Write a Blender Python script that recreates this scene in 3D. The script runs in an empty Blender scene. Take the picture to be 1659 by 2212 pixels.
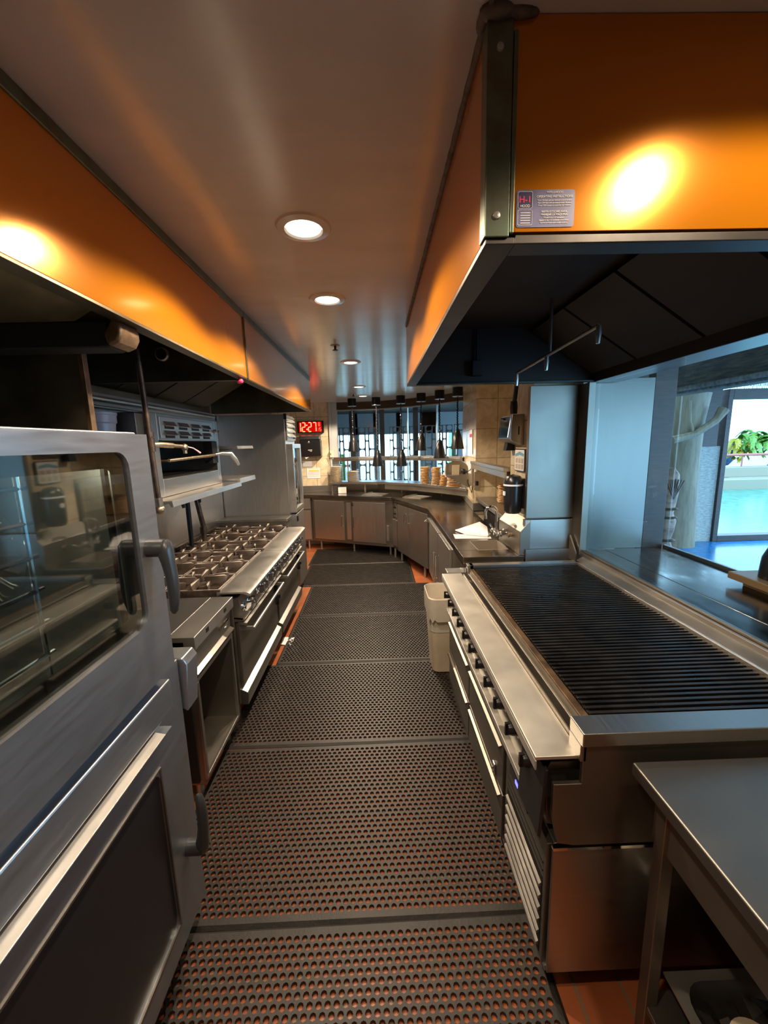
import bpy, math, random
from mathutils import Vector, Matrix
random.seed(7)
PI = math.pi
sc = bpy.context.scene
COL = sc.collection

# ------------------------------------------------------------------ camera
def cam_axes(yaw, pitch, roll):
    cy, sy, cp, sp = math.cos(yaw), math.sin(yaw), math.cos(pitch), math.sin(pitch)
    f = Vector((sy*cp, cy*cp, -sp)); r = Vector((cy, -sy, 0)); u = r.cross(f)
    c, s = math.cos(roll), math.sin(roll)
    return f, c*r - s*u, s*r + c*u
f_, r_, u_ = cam_axes(.0171, .1705, .0251)
cam = bpy.data.cameras.new('camera'); camo = bpy.data.objects.new('camera', cam); COL.objects.link(camo)
m = Matrix((r_, u_, -f_)).transposed().to_4x4(); m.translation = Vector((0, 0, 1.78)); camo.matrix_world = m
cam.sensor_fit = 'VERTICAL'; cam.sensor_height = 24; cam.lens = 24*860/2212; cam.clip_start = .02; cam.clip_end = 200
sc.camera = camo

# ------------------------------------------------------------------ light, exposure
sc.view_settings.view_transform = 'Standard'; sc.view_settings.look = 'None'
sc.view_settings.exposure = 0.65; sc.view_settings.gamma = 1
LAMP_W = 46.0
LAMP_COL = (1.0, .80, .58)
SKY_COL = (.34, .68, 1.0); SKY_STR = 5.0
w = bpy.data.worlds.new('sky'); sc.world = w; w.use_nodes = True
bg = w.node_tree.nodes['Background']; bg.inputs[0].default_value = (*SKY_COL, 1); bg.inputs[1].default_value = SKY_STR
sun = bpy.data.lights.new('sun', 'SUN'); sun.energy = .35; sun.angle = .05; sun.color = (1, .97, .9)
suno = bpy.data.objects.new('sun', sun); suno.rotation_euler = (math.radians(38), math.radians(20), math.radians(25)); COL.objects.link(suno)
LAMPS = [(-.22, 1.48), (-.22, 2.15), (-.20, 3.72), (-.19, 5.26), (-.17, 6.25), (.745, .405), (-.24, .25)]  # last entry is an added lamp, out of view near the camera

# ------------------------------------------------------------------ materials
def mat(name, col, rough=.5, metal=0., var=0., vscale=6., stretch=(1, 1, 1), rvar=0., bump=0., bscale=60., emit=None, estr=1., spec=None, coat=0., col2=None, trans=0., ior=1.45, thr=None):
    M = bpy.data.materials.new(name); M.use_nodes = True
    N, L = M.node_tree.nodes, M.node_tree.links
    b = N['Principled BSDF']; I = b.inputs
    I['Base Color'].default_value = (*col, 1); I['Roughness'].default_value = rough; I['Metallic'].default_value = metal
    if spec is not None: I['Specular IOR Level'].default_value = spec
    if coat: I['Coat Weight'].default_value = coat; I['Coat Roughness'].default_value = .08
    if trans: I['Transmission Weight'].default_value = trans; I['IOR'].default_value = ior
    if emit: I['Emission Color'].default_value = (*emit, 1); I['Emission Strength'].default_value = estr
    if var or rvar or bump or col2:
        tc = N.new('ShaderNodeTexCoord'); mp = N.new('ShaderNodeMapping'); mp.inputs['Scale'].default_value = stretch
        L.new(tc.outputs['Object'], mp.inputs[0])
        nz = N.new('ShaderNodeTexNoise'); nz.inputs['Scale'].default_value = vscale; nz.inputs['Detail'].default_value = 6; nz.inputs['Roughness'].default_value = .6
        L.new(mp.outputs[0], nz.inputs['Vector'])
        if var or col2:
            r = N.new('ShaderNodeValToRGB'); e = r.color_ramp.elements
            e[0].position, e[1].position = (.35, .65) if thr is None else thr
            e[0].color = (*[c*(1-var) for c in col], 1); e[1].color = (*(col2 or [min(1, c*(1+var)) for c in col]), 1)
            L.new(nz.outputs['Fac'], r.inputs[0]); L.new(r.outputs[0], I['Base Color'])
        if rvar:
            mr = N.new('ShaderNodeMapRange'); mr.inputs[1].default_value = .3; mr.inputs[2].default_value = .7
            mr.inputs[3].default_value = max(.02, rough-rvar); mr.inputs[4].default_value = rough+rvar
            L.new(nz.outputs['Fac'], mr.inputs[0]); L.new(mr.outputs[0], I['Roughness'])
        if bump:
            n2 = N.new('ShaderNodeTexNoise'); n2.inputs['Scale'].default_value = bscale; n2.inputs['Detail'].default_value = 4
            L.new(mp.outputs[0], n2.inputs['Vector'])
            bp = N.new('ShaderNodeBump'); bp.inputs['Strength'].default_value = bump; bp.inputs['Distance'].default_value = .004
            L.new(n2.outputs['Fac'], bp.inputs['Height']); L.new(bp.outputs[0], I['Normal'])
    return M

def tile_mat(name, c1, c2, mortar, bw, bh, rough, msize=.006, offset=0., bump=.5, plane='xy', vein=0., shift=(0, 0)):
    M = bpy.data.materials.new(name); M.use_nodes = True
    N, L = M.node_tree.nodes, M.node_tree.links; I = N['Principled BSDF'].inputs; I['Roughness'].default_value = rough
    tc = N.new('ShaderNodeTexCoord'); sx = N.new('ShaderNodeSeparateXYZ'); cx = N.new('ShaderNodeCombineXYZ')
    L.new(tc.outputs['Object'], sx.inputs[0])
    for i, a in enumerate(plane):
        ad = N.new('ShaderNodeMath'); ad.operation = 'ADD'; ad.inputs[1].default_value = shift[i]
        L.new(sx.outputs['xyz'.index(a)], ad.inputs[0]); L.new(ad.outputs[0], cx.inputs[i])
    br = N.new('ShaderNodeTexBrick'); br.offset = offset; br.inputs['Scale'].default_value = 1
    br.inputs['Brick Width'].default_value = bw; br.inputs['Row Height'].default_value = bh
    br.inputs['Mortar Size'].default_value = msize; br.inputs['Mortar Smooth'].default_value = .1
    br.inputs['Color1'].default_value = (*c1, 1); br.inputs['Color2'].default_value = (*c2, 1); br.inputs['Mortar'].default_value = (*mortar, 1)
    L.new(cx.outputs[0], br.inputs['Vector'])
    nz = N.new('ShaderNodeTexNoise'); nz.inputs['Scale'].default_value = 7; nz.inputs['Detail'].default_value = 8; nz.inputs['Distortion'].default_value = 1.5 if vein else 0
    L.new(tc.outputs['Object'], nz.inputs['Vector'])
    mx = N.new('ShaderNodeMixRGB'); mx.blend_type = 'MULTIPLY'; mx.inputs[0].default_value = vein or .35
    r = N.new('ShaderNodeValToRGB'); r.color_ramp.elements[0].position = .35; r.color_ramp.elements[0].color = (.6, .55, .48, 1); r.color_ramp.elements[1].position = .6
    L.new(nz.outputs['Fac'], r.inputs[0]); L.new(br.outputs['Color'], mx.inputs[1]); L.new(r.outputs[0], mx.inputs[2]); L.new(mx.outputs[0], I['Base Color'])
    bp = N.new('ShaderNodeBump'); bp.inputs['Strength'].default_value = bump; bp.inputs['Distance'].default_value = .002; bp.invert = True
    L.new(br.outputs['Fac'], bp.inputs['Height']); L.new(bp.outputs[0], I['Normal'])
    return M

STEEL = mat('steel_brushed_long', (.43, .415, .39), .36, 1, var=.04, vscale=14, stretch=(8, .5, 8), rvar=.04)
STEELX = mat('steel_brushed_cross', (.43, .415, .39), .36, 1, var=.04, vscale=14, stretch=(.5, 8, 8), rvar=.04)
STEELV = mat('steel_brushed_upright', (.56, .54, .51), .38, 1, var=.04, vscale=10, stretch=(6, 6, .5), rvar=.04)
STEELD = mat('steel_dull_stained', (.27, .245, .21), .42, .95, var=.10, vscale=3, rvar=.06)
STEELB = mat('steel_bright_satin', (.58, .56, .52), .34, .92, var=.05, vscale=5, rvar=.06)
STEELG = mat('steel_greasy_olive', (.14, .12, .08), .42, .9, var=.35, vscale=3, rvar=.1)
OVENST = mat('oven_grey_steel', (.40, .43, .47), .34, .9, var=.05, vscale=12, stretch=(6, .6, 6), rvar=.05)
CHROME = mat('chrome', (.8, .8, .8), .08, 1)
BRASS = mat('brass_aged', (.34, .27, .19), .45, 1, var=.3, vscale=30)
IRONPIPE = mat('pipe_dark_iron', (.10, .065, .045), .45, .8, var=.4, vscale=20)
DARK = mat('black_soot', (.012, .011, .010), .55, .3)
BLACKPL = mat('black_plastic', (.015, .015, .017), .28)
DGREY = mat('dark_grey_plastic', (.035, .037, .04), .32)
RUBBER = mat('black_rubber', (.020, .0165, .014), .50, var=.3, vscale=14, bump=.2, bscale=120)
CAST = mat('cast_iron_pale_top', (.16, .12, .095), .45, .30, var=.35, vscale=9, rvar=.08)
def pale_tops(M, top):  # mixes a paler colour onto faces that point up
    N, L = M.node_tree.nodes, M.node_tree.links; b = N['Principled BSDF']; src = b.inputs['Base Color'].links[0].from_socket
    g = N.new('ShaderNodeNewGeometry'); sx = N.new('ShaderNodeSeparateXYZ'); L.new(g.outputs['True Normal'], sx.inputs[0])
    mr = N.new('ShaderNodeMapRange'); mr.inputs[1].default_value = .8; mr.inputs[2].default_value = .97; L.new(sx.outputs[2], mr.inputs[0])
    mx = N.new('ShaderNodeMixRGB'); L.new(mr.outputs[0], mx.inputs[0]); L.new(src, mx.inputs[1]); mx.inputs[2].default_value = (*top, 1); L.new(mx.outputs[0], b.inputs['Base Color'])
pale_tops(CAST, (.80, .74, .66))
CASTD = mat('cast_iron_burnt', (.075, .052, .04), .6, .5, var=.5, vscale=18, bump=.4)
GRATE = mat('grill_grate_iron', (.035, .030, .027), .36, .7, var=.4, vscale=10, rvar=.1)
GREASE = mat('grease_brown', (.14, .085, .045), .45, .6, var=.5, vscale=14, bump=.3)
COPPER = mat('copper_polished', (.55, .185, .006), .18, .50, bump=.03, bscale=5, coat=.12)
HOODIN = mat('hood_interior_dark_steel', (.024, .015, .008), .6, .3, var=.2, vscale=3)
COPTRIM = mat('copper_green_patina', (.19, .165, .12), .36, .85, var=.3, vscale=18, col2=(.14, .19, .14))
CEIL = mat('ceiling_semi_gloss_paint', (.44, .455, .47), .18, bump=.25, bscale=3, stretch=(1, 3, 1), var=.05, vscale=2, spec=.6)
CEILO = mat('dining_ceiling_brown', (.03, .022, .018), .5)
QUARRY = tile_mat('red_quarry_tile', (.46, .13, .045), (.38, .10, .035), (.26, .16, .09), .152, .152, .35)
MARBLE = tile_mat('cream_wall_tile_xz', (.74, .62, .43), (.70, .58, .40), (.42, .33, .22), .31, .34, .22, plane='xz', vein=.55, msize=.005, shift=(.12, .12))
MARBLEY = tile_mat('cream_wall_tile_yz', (.74, .62, .43), (.70, .58, .40), (.42, .33, .22), .31, .34, .22, plane='yz', vein=.55, msize=.005, shift=(0, .12))
BLUEFL = tile_mat('blue_slate_paving', (.02, .24, .60), (.03, .30, .66), (.01, .08, .25), .6, .45, .22, plane='xy', offset=.5, vein=.5)
WALLP = mat('wall_panel_grey', (.22, .21, .20), .5)
BROWN = mat('dark_brown_wood', (.055, .03, .02), .45, var=.3, vscale=8, stretch=(1, 1, 8))
JAMB = mat('pale_jamb', (.42, .43, .42), .4)
BLIND = mat('screen_dark_metal', (.16, .17, .18), .28, .6)
LAMPBLK = mat('lamp_black_enamel', (.008, .008, .009), .30, spec=.25)
GLASS = bpy.data.materials.new('clear_glass'); GLASS.use_nodes = True
def glassy(M, tint, refl_rough=.02, amt=.12):
    N, L = M.node_tree.nodes, M.node_tree.links
    for n in list(N):
        if n.type != 'OUTPUT_MATERIAL': N.remove(n)
    out = [n for n in N if n.type == 'OUTPUT_MATERIAL'][0]
    t = N.new('ShaderNodeBsdfTransparent'); t.inputs[0].default_value = (*tint, 1)
    g = N.new('ShaderNodeBsdfGlossy'); g.inputs['Roughness'].default_value = refl_rough; g.inputs[0].default_value = (1, 1, 1, 1)
    fr = N.new('ShaderNodeLayerWeight'); fr.inputs[0].default_value = .5
    pw = N.new('ShaderNodeMath'); pw.operation = 'POWER'; pw.inputs[1].default_value = 4.0; L.new(fr.outputs['Facing'], pw.inputs[0])
    mx = N.new('ShaderNodeMath'); mx.operation = 'MULTIPLY_ADD'; mx.inputs[1].default_value = .6; mx.inputs[2].default_value = .03+amt; mx.use_clamp = True
    L.new(pw.outputs[0], mx.inputs[0])
    x = N.new('ShaderNodeMixShader'); L.new(mx.outputs[0], x.inputs[0]); L.new(t.outputs[0], x.inputs[1]); L.new(g.outputs[0], x.inputs[2]); L.new(x.outputs[0], out.inputs[0])
glassy(GLASS, (.93, .96, .96), amt=.0)
OGLASS = bpy.data.materials.new('oven_door_glass'); OGLASS.use_nodes = True; glassy(OGLASS, (.62, .66, .64), .03, .10)
WHITE = mat('white_plastic', (.8, .79, .76), .4)
PAPER = mat('white_paper', (.85, .86, .88), .6)
CREAMPL = mat('cream_plastic', (.62, .52, .38), .45, var=.08)
BAG = mat('clear_bin_liner', (.62, .56, .46), .3, bump=.8, bscale=25)
GREYTUB = mat('grey_tub_plastic', (.34, .34, .37), .35)
WOODP = mat('plate_wood', (.56, .33, .13), .42, var=.3, vscale=30, stretch=(1, 1, 6))
CREAMP = mat('plate_cream', (.72, .55, .34), .35)
WRAP = bpy.data.materials.new('clear_wrap'); WRAP.use_nodes = True; glassy(WRAP, (.95, .97, 1), .1, .06)
LAMPM = mat('lamp_glow', (1, 1, 1), emit=(1, .86, .66), estr=5)
LAMPD = mat('dining_lamp_glow', (1, 1, 1), emit=(1, .92, .8), estr=6)
REDLED = mat('red_led', (.3, 0, 0), emit=(1, .10, .04), estr=4.5)
REDLED2 = mat('red_led_dim', (.3, 0, 0), emit=(1, .06, .04), estr=2.5)
REDBG = mat('clock_face_red', (.25, .003, .003), .25, emit=(1, .0, .0), estr=.35)
BLUELED = mat('blue_led', (0, 0, .3), emit=(.05, .05, 1), estr=6)
STICK = mat('sticker_blue_grey', (.115, .115, .22), .35, var=.2, vscale=30)
STICKT = mat('sticker_text', (.62, .60, .62), .5)
STICKD = mat('sticker_dark', (.03, .025, .09), .35)
REDINK = mat('red_ink', (.75, .04, .12), .4)
YEL = mat('yellow_ink', (.85, .62, .10), .5)
PINK = mat('pink_ink', (.70, .42, .45), .5)
STONE = mat('patio_stone_texture', (.45, .42, .36), .8, var=.25, vscale=16, stretch=(1, 1, 3), bump=1.0, bscale=30)
TRUNK = mat('palm_trunk_cream', (.27, .205, .125), .6, var=.25, vscale=4, stretch=(4, 4, .7))
BAMB = mat('bamboo_weave', (.075, .058, .04), .6, var=.6, vscale=14, stretch=(1, .4, 3), bump=1, bscale=30)
THATCH = mat('grey_thatch', (.24, .22, .19), .9, var=.4, vscale=30, stretch=(1, 1, .3), bump=1, bscale=40)
PLASTER = mat('cream_plaster', (.24, .21, .15), .8)
POOL = mat('pool_water', (.05, .20, .15), .22, spec=.25, var=.3, vscale=5, bump=.5, bscale=8)
POOLD = mat('pool_deck_concrete', (.26, .25, .21), .8, var=.1)
ROCK = mat('blue_rock_planter', (.03, .10, .22), .7, var=.5, vscale=8)
ROCKW = mat('white_rock', (.34, .31, .27), .8, var=.1)
LEAF = mat('garden_leaf', (.09, .20, .02), .45, var=.4, vscale=20)
LEAFY = mat('garden_leaf_yellow', (.28, .22, .01), .45, var=.3, vscale=20)
REDRAIL = mat('rust_red_rail', (.35, .10, .08), .5)
TIKI = mat('carved_wood_tan', (.27, .16, .10), .5, var=.5, vscale=10, stretch=(1, 1, 2))
TANBOX = mat('tan_tray', (.30, .19, .09), .4, .2)

# ------------------------------------------------------------------ mesh builder
class MB:
    def __init__(s): s.v = []; s.f = []
    def add(s, vs, fs):
        o = len(s.v); s.v += [tuple(v) for v in vs]; s.f += [tuple(i+o for i in f) for f in fs]; return s
    def box(s, x0, x1, y0, y1, z0, z1):
        x0, x1 = sorted((x0, x1)); y0, y1 = sorted((y0, y1)); z0, z1 = sorted((z0, z1))
        return s.add([(x0,y0,z0),(x1,y0,z0),(x1,y1,z0),(x0,y1,z0),(x0,y0,z1),(x1,y0,z1),(x1,y1,z1),(x0,y1,z1)],
                     [(0,3,2,1),(4,5,6,7),(0,1,5,4),(1,2,6,5),(2,3,7,6),(3,0,4,7)])
    def obox(s, c, ax, hx, hy, hz):      # oriented box: ax = rotation matrix
        vs = [Vector(c)+ax@Vector((sx*hx, sy*hy, sz*hz)) for sz in (-1,1) for sx, sy in ((-1,-1),(1,-1),(1,1),(-1,1))]
        return s.add(vs, [(0,3,2,1),(4,5,6,7),(0,1,5,4),(1,2,6,5),(2,3,7,6),(3,0,4,7)])
    def prism(s, poly, axis, a0, a1):    # poly in the two remaining axes, in cyclic order
        n = len(poly)
        def P(p, a):
            if axis == 'z': return (p[0], p[1], a)
            if axis == 'y': return (p[0], a, p[1])
            return (a, p[0], p[1])
        area = sum(poly[i][0]*poly[(i+1)%n][1]-poly[(i+1)%n][0]*poly[i][1] for i in range(n))
        if (area < 0) != (axis == 'y'): poly = poly[::-1]
        if a0 > a1: a0, a1 = a1, a0
        vs = [P(p, a0) for p in poly]+[P(p, a1) for p in poly]
        return s.add(vs, [tuple(range(n-1, -1, -1)), tuple(range(n, 2*n))]+[(i, (i+1)%n, n+(i+1)%n, n+i) for i in range(n)])
    def tube(s, pts, r, n=10, caps=True):
        pts = [Vector(p) for p in pts]; R = r if isinstance(r, (list, tuple)) else [r]*len(pts)
        T = []
        for i in range(len(pts)):
            a = pts[max(0, i-1)]; b = pts[min(len(pts)-1, i+1)]; T.append((b-a).normalized())
        u = T[0].orthogonal().normalized(); vs = []
        for i, p in enumerate(pts):
            u = (u - T[i]*u.dot(T[i])).normalized(); w_ = T[i].cross(u)
            vs += [p+(u*math.cos(2*PI*k/n)+w_*math.sin(2*PI*k/n))*R[i] for k in range(n)]
        fs = [(i*n+k, i*n+(k+1)%n, (i+1)*n+(k+1)%n, (i+1)*n+k) for i in range(len(pts)-1) for k in range(n)]
        if caps: fs += [tuple(range(n-1, -1, -1)), tuple((len(pts)-1)*n+k for k in range(n))]
        return s.add(vs, fs)
    def lathe(s, c, prof, n=20, axis='z'):
        c = Vector(c); vs = []
        for r, h in prof:
            for k in range(n):
                a = 2*PI*k/n; x, y = r*math.cos(a), r*math.sin(a)
                vs.append(c+(Vector((x, y, h)) if axis == 'z' else Vector((h, x, y)) if axis == 'x' else Vector((y, h, x))))
        m_ = len(prof)
        fs = [(i*n+k, i*n+(k+1)%n, (i+1)*n+(k+1)%n, (i+1)*n+k) for i in range(m_-1) for k in range(n)]
        if prof[0][0] > 1e-6: fs.append(tuple(range(n-1, -1, -1)))
        if prof[-1][0] > 1e-6: fs.append(tuple((m_-1)*n+k for k in range(n)))
        return s.add(vs, fs)
    def ball(s, c, r, n=12, sc_=(1, 1, 1)):
        prof = [(max(1e-4, r*math.sin(PI*i/n)), -r*math.cos(PI*i/n)) for i in range(n+1)]
        k = MB().lathe((0, 0, 0), prof, n*2); return s.add([(c[0]+v[0]*sc_[0], c[1]+v[1]*sc_[1], c[2]+v[2]*sc_[2]) for v in k.v], k.f)
    def quad(s, a, b, c, d): return s.add([a, b, c, d], [(0, 1, 2, 3)])
    def frame(s, axis, a0, a1, u0, u1, v0, v1, wd):   # rectangular ring, thickness a0..a1 along axis
        def B(p, q, r_, t):
            if axis == 'x': s.box(a0, a1, p, q, r_, t)
            elif axis == 'y': s.box(p, q, a0, a1, r_, t)
            else: s.box(p, q, r_, t, a0, a1)
        B(u0, u1, v0, v0+wd); B(u0, u1, v1-wd, v1); B(u0, u0+wd, v0+wd, v1-wd); B(u1-wd, u1, v0+wd, v1-wd); return s
    def xf(s, M):
        s.v = [tuple(M@Vector(v)) for v in s.v]; return s

def rrect(u0, u1, v0, v1, r, n=5):
    P = []
    for cu, cv, a0 in ((u1-r, v0+r, -PI/2), (u1-r, v1-r, 0), (u0+r, v1-r, PI/2), (u0+r, v0+r, PI)):
        P += [(cu+r*math.cos(a0+PI/2*k/n), cv+r*math.sin(a0+PI/2*k/n)) for k in range(n+1)]
    return P

def ring_plate(mb, outer, inner, axis, a0, a1):
    """flat plate (axis-aligned rect outer) with an inner rounded hole; both loops same vertex count"""
    n = len(inner)
    def P(p, a): return (p[0], p[1], a) if axis == 'z' else (p[0], a, p[1]) if axis == 'y' else (a, p[0], p[1])
    vs = [P(p, a0) for p in outer]+[P(p, a0) for p in inner]+[P(p, a1) for p in outer]+[P(p, a1) for p in inner]
    fs = []
    for i in range(n):
        j = (i+1) % n
        fs += [(i, n+i, n+j, j), (2*n+i, 2*n+j, 3*n+j, 3*n+i), (i, j, 2*n+j, 2*n+i), (n+i, 3*n+i, 3*n+j, n+j)]
    mb.add(vs, fs)
def rect_match(u0, u1, v0, v1, n=5, r=0.0):
    """outer loop with the same vertex order as rrect"""
    P = []
    for cu, cv in ((u1, v0), (u1, v1), (u0, v1), (u0, v0)): P += [(cu, cv)]*(n+1)
    # spread coincident corner vertices a hair along the sides so no face is degenerate
    e = 1e-4; Q = []
    for q, (cu, cv) in enumerate(((u1, v0), (u1, v1), (u0, v1), (u0, v0))):
        for k in range(n+1):
            t = (k-n/2)*e
            if q == 0: Q.append((cu+min(0, t), cv+max(0, t)))
            if q == 1: Q.append((cu-max(0, t), cv+min(0, t)))
            if q == 2: Q.append((cu-min(0, t), cv-max(0, t)))
            if q == 3: Q.append((cu+max(0, t), cv-min(0, t)))
    return Q

def mesh_of(name, mb, org=(0, 0, 0), ang=35):
    me = bpy.data.meshes.new(name)
    me.from_pydata([(x-org[0], y-org[1], z-org[2]) for x, y, z in mb.v], [], mb.f); me.update()
    me.shade_smooth()
    me.set_sharp_from_angle(angle=math.radians(ang))
    return me
def link(name, mb, M, parent=None, org=(0, 0, 0), bevel=0, ang=35, seg=2):
    me = mesh_of(name, mb, org, ang); me.materials.append(M)
    o = bpy.data.objects.new(name, me); COL.objects.link(o)
    if parent is not None: o.parent = parent
    else: o.location = org
    if bevel:
        b = o.modifiers.new('bevel', 'BEVEL'); b.width = bevel; b.segments = seg; b.limit_method = 'ANGLE'; b.angle_limit = math.radians(40); b.harden_normals = True
    return o
def tag(o, label, cat, group=None, kind=None):
    o['label'] = label; o['category'] = cat
    if group: o['group'] = group
    if kind: o['kind'] = kind
    return o
class Thing:
    def __init__(s, name, label, cat, loc, group=None):
        s.o = bpy.data.objects.new(name, None); COL.objects.link(s.o); s.o.location = loc; s.o.empty_display_size = .1
        s.loc = loc; tag(s.o, label, cat, group)
    def part(s, name, mb, M, bevel=0, parent=None, label=None, ang=35, seg=2):
        p = link(name, mb, M, parent or s.o, s.loc, bevel, ang, seg)
        if label: p['label'] = label
        return p
def single(name, mb, M, label, cat, org, group=None, bevel=0, kind=None, ang=35):
    o = link(name, mb, M, None, org, bevel, ang); tag(o, label, cat, group, kind); return o
def struct(name, mb, M, bevel=0, parent=None, ang=35):
    o = link(name, mb, M, parent, (0, 0, 0), bevel, ang)
    if parent is None: o['kind'] = 'structure'
    return o
def copytree(o, loc, label=None, parent=None):
    c = o.copy(); COL.objects.link(c)
    if parent is None: c.location = loc
    else: c.parent = parent
    if label: c['label'] = label
    for ch in o.children: copytree(ch, None, None, c)
    return c
def text_mb(s, size, origin, ux, uy, align='CENTER', depth=0.0004, bold=False):
    cu = bpy.data.curves.new('lettering', 'FONT'); cu.body = s; cu.size = size; cu.align_x = align; cu.extrude = depth
    if bold: cu.offset = size*.012
    ob = bpy.data.objects.new('lettering', cu); COL.objects.link(ob)
    dg = bpy.context.evaluated_depsgraph_get(); me = bpy.data.meshes.new_from_object(ob.evaluated_get(dg))
    mb = MB(); ux, uy = Vector(ux), Vector(uy); uz = ux.cross(uy); O = Vector(origin)
    mb.add([O+ux*v.co.x+uy*v.co.y+uz*v.co.z for v in me.vertices], [tuple(p.vertices) for p in me.polygons])
    bpy.data.objects.remove(ob); bpy.data.meshes.remove(me); bpy.data.curves.remove(cu); return mb

# ================================================================== ROOM
H = 2.5
struct('floor', MB().box(-1.95, 1.60, -1.8, 7.3, -.08, 0), QUARRY)
struct('ceiling', MB().box(-1.95, 1.62, -1.8, 6.1, H, H+.08).prism([(-1.95, 6.1), (1.62, 6.1), (1.35, 6.35), (.72, 6.85), (.02, 7.2), (-1.95, 7.3)], 'z', H, H+.08), CEIL)
struct('wall_left', MB().box(-1.95, -1.78, -1.8, 7.3, 0, H), STEELD)
struct('wall_front', MB().box(-1.95, 1.62, -1.95, -1.8, 0, H), WALLP)
struct('wall_back', MB().box(-1.78, -.80, 7.1, 7.3, 0, H), MARBLE)
struct('trim_1', MB().box(-.80, -.765, 7.07, 7.3, .96, H), JAMB, .003)
struct('trim_2', MB().box(-.765, -.66, 7.12, 7.28, .96, H), JAMB, .003)
struct('wall_corner_filler', MB().box(-.80, -.62, 7.17, 7.29, 0, .96), STEELD)
# right wall: low wall, lintel
struct('wall_right', MB().box(1.445, 1.60, -1.8, 2.80, 0, .968).box(1.445, 1.60, -1.8, 2.80, 2.17, H).box(1.445, 1.60, -1.8, .95, .968, 2.17), WALLP)
struct('trim_3', MB().box(1.43, 1.62, -.7, 2.70, 2.14, 2.17), STEEL, .003)      # lintel soffit
# column clad with steel
struct('wall_column', MB().box(1.10, 1.445, 2.82, 3.25, 0, H), MARBLEY)
struct('trim_4', MB().box(1.062, 1.40, 2.78, 2.82, 1.225, 2.14), STEELD, .003)     # upper steel sheet facing aisle
struct('trim_5', MB().box(1.055, 1.40, 2.775, 2.82, .93, 1.215), STEELX, .003)
struct('trim_6', MB().box(1.40, 1.445, 2.66, 2.82, .98, 2.14), STEELD, .003)       # jamb
struct('wall_tiled_corner', MB().prism([(1.18, 4.72), (1.95, 4.72), (1.95, 6.1), (1.31, 6.05)], 'z', 0, H), MARBLE)
struct('wall_far_right', MB().box(1.90, 2.0, 3.25, 4.72, 0, H), MARBLEY)
struct('wall_far_right_end', MB().box(1.445, 1.95, 3.15, 3.25, 0, H), MARBLE)
struct('ceiling_alcove', MB().box(1.62, 2.0, 3.25, 6.1, H, H+.08), CEIL)
struct('trim_7', MB().prism([(1.165, 4.70), (1.30, 5.98), (1.28, 5.98), (1.145, 4.68), (1.19, 4.68), (1.60, 4.69), (1.60, 4.71)], 'z', .96, 1.05), STEELB)  # splash at the column foot

# ---------------------------------------------------------------- back window (curved row of panes)
W = [(-.66, 7.12), (.02, 7.05), (.70, 6.62), (1.32, 6.05)]
W = [(-.66, 7.16), (.03, 7.10), (.55, 6.80), (.98, 6.42), (1.32, 6.00)]
hd = MB(); sill = MB()
for i in range(4):
    (x0, y0), (x1, y1) = W[i], W[i+1]
    d = Vector((x1-x0, y1-y0)).normalized(); n = Vector((d.y, -d.x))*.05
    hd.prism([(x0, y0), (x1, y1), (x1-n.x, y1-n.y), (x0-n.x, y0-n.y)], 'z', 2.37, H)
    sill.prism([(x0, y0), (x1, y1), (x1-n.x, y1-n.y), (x0-n.x, y0-n.y)], 'z', 0, 1.12)
struct('wall_back_header', hd, BROWN); struct('wall_back_low', sill, STEELD)
for i in range(4):
    (x0, y0), (x1, y1) = W[i], W[i+1]
    d = Vector((x1-x0, y1-y0)); L_ = d.length; d.normalize(); a = math.atan2(d.y, d.x)
    M4 = Matrix.Translation((x0, y0, 0)) @ Matrix.Rotation(a, 4, 'Z')
    fr = MB().box(0, L_, -.012, .012, 2.355, 2.375).box(-.008, .008, -.012, .012, 1.12, 2.37)
    if i == 3: fr.box(L_-.008, L_+.008, -.012, .012, 1.12, 2.37)
    wo = struct('window_%d' % (i+1), fr.xf(M4), STEELB)
    struct('window_pane', MB().box(.008, L_-.008, -.003, .003, 1.56, 2.355).xf(M4), GLASS, parent=wo)
# steel rail across the pass window
rl = MB(); RP = [(-.50, 6.98), (.05, 6.92), (.55, 6.62), (.95, 6.25), (1.28, 5.80)]
for i in range(4):
    (x0, y0), (x1, y1) = RP[i], RP[i+1]; d = Vector((x1-x0, y1-y0)).normalized(); n = Vector((d.y, -d.x))
    for (o0, o1, z0, z1) in ((-.05, .05, 1.545, 1.565), (.035, .05, 1.50, 1.545), (-.05, -.035, 1.49, 1.545)):
        rl.prism([(x0+n.x*o0, y0+n.y*o0), (x1+n.x*o0, y1+n.y*o0), (x1+n.x*o1, y1+n.y*o1), (x0+n.x*o1, y0+n.y*o1)], 'z', z0, z1)
t = Thing('heat_lamp_rail', 'curved steel rail running across the back window above the plate shelf', 'rail', (.3, 6.8, 1.5))
t.part('rail', rl, STEEL, .002)
for x, y in ((-.49, 7.0), (1.26, 5.83)): t.part('post', MB().box(x-.012, x+.012, y-.012, y+.012, 1.15, 1.50), STEELB)
t.part('end_bracket', MB().box(-.74, -.50, 7.03, 7.09, 1.49, 1.56), BROWN, .003)

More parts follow.
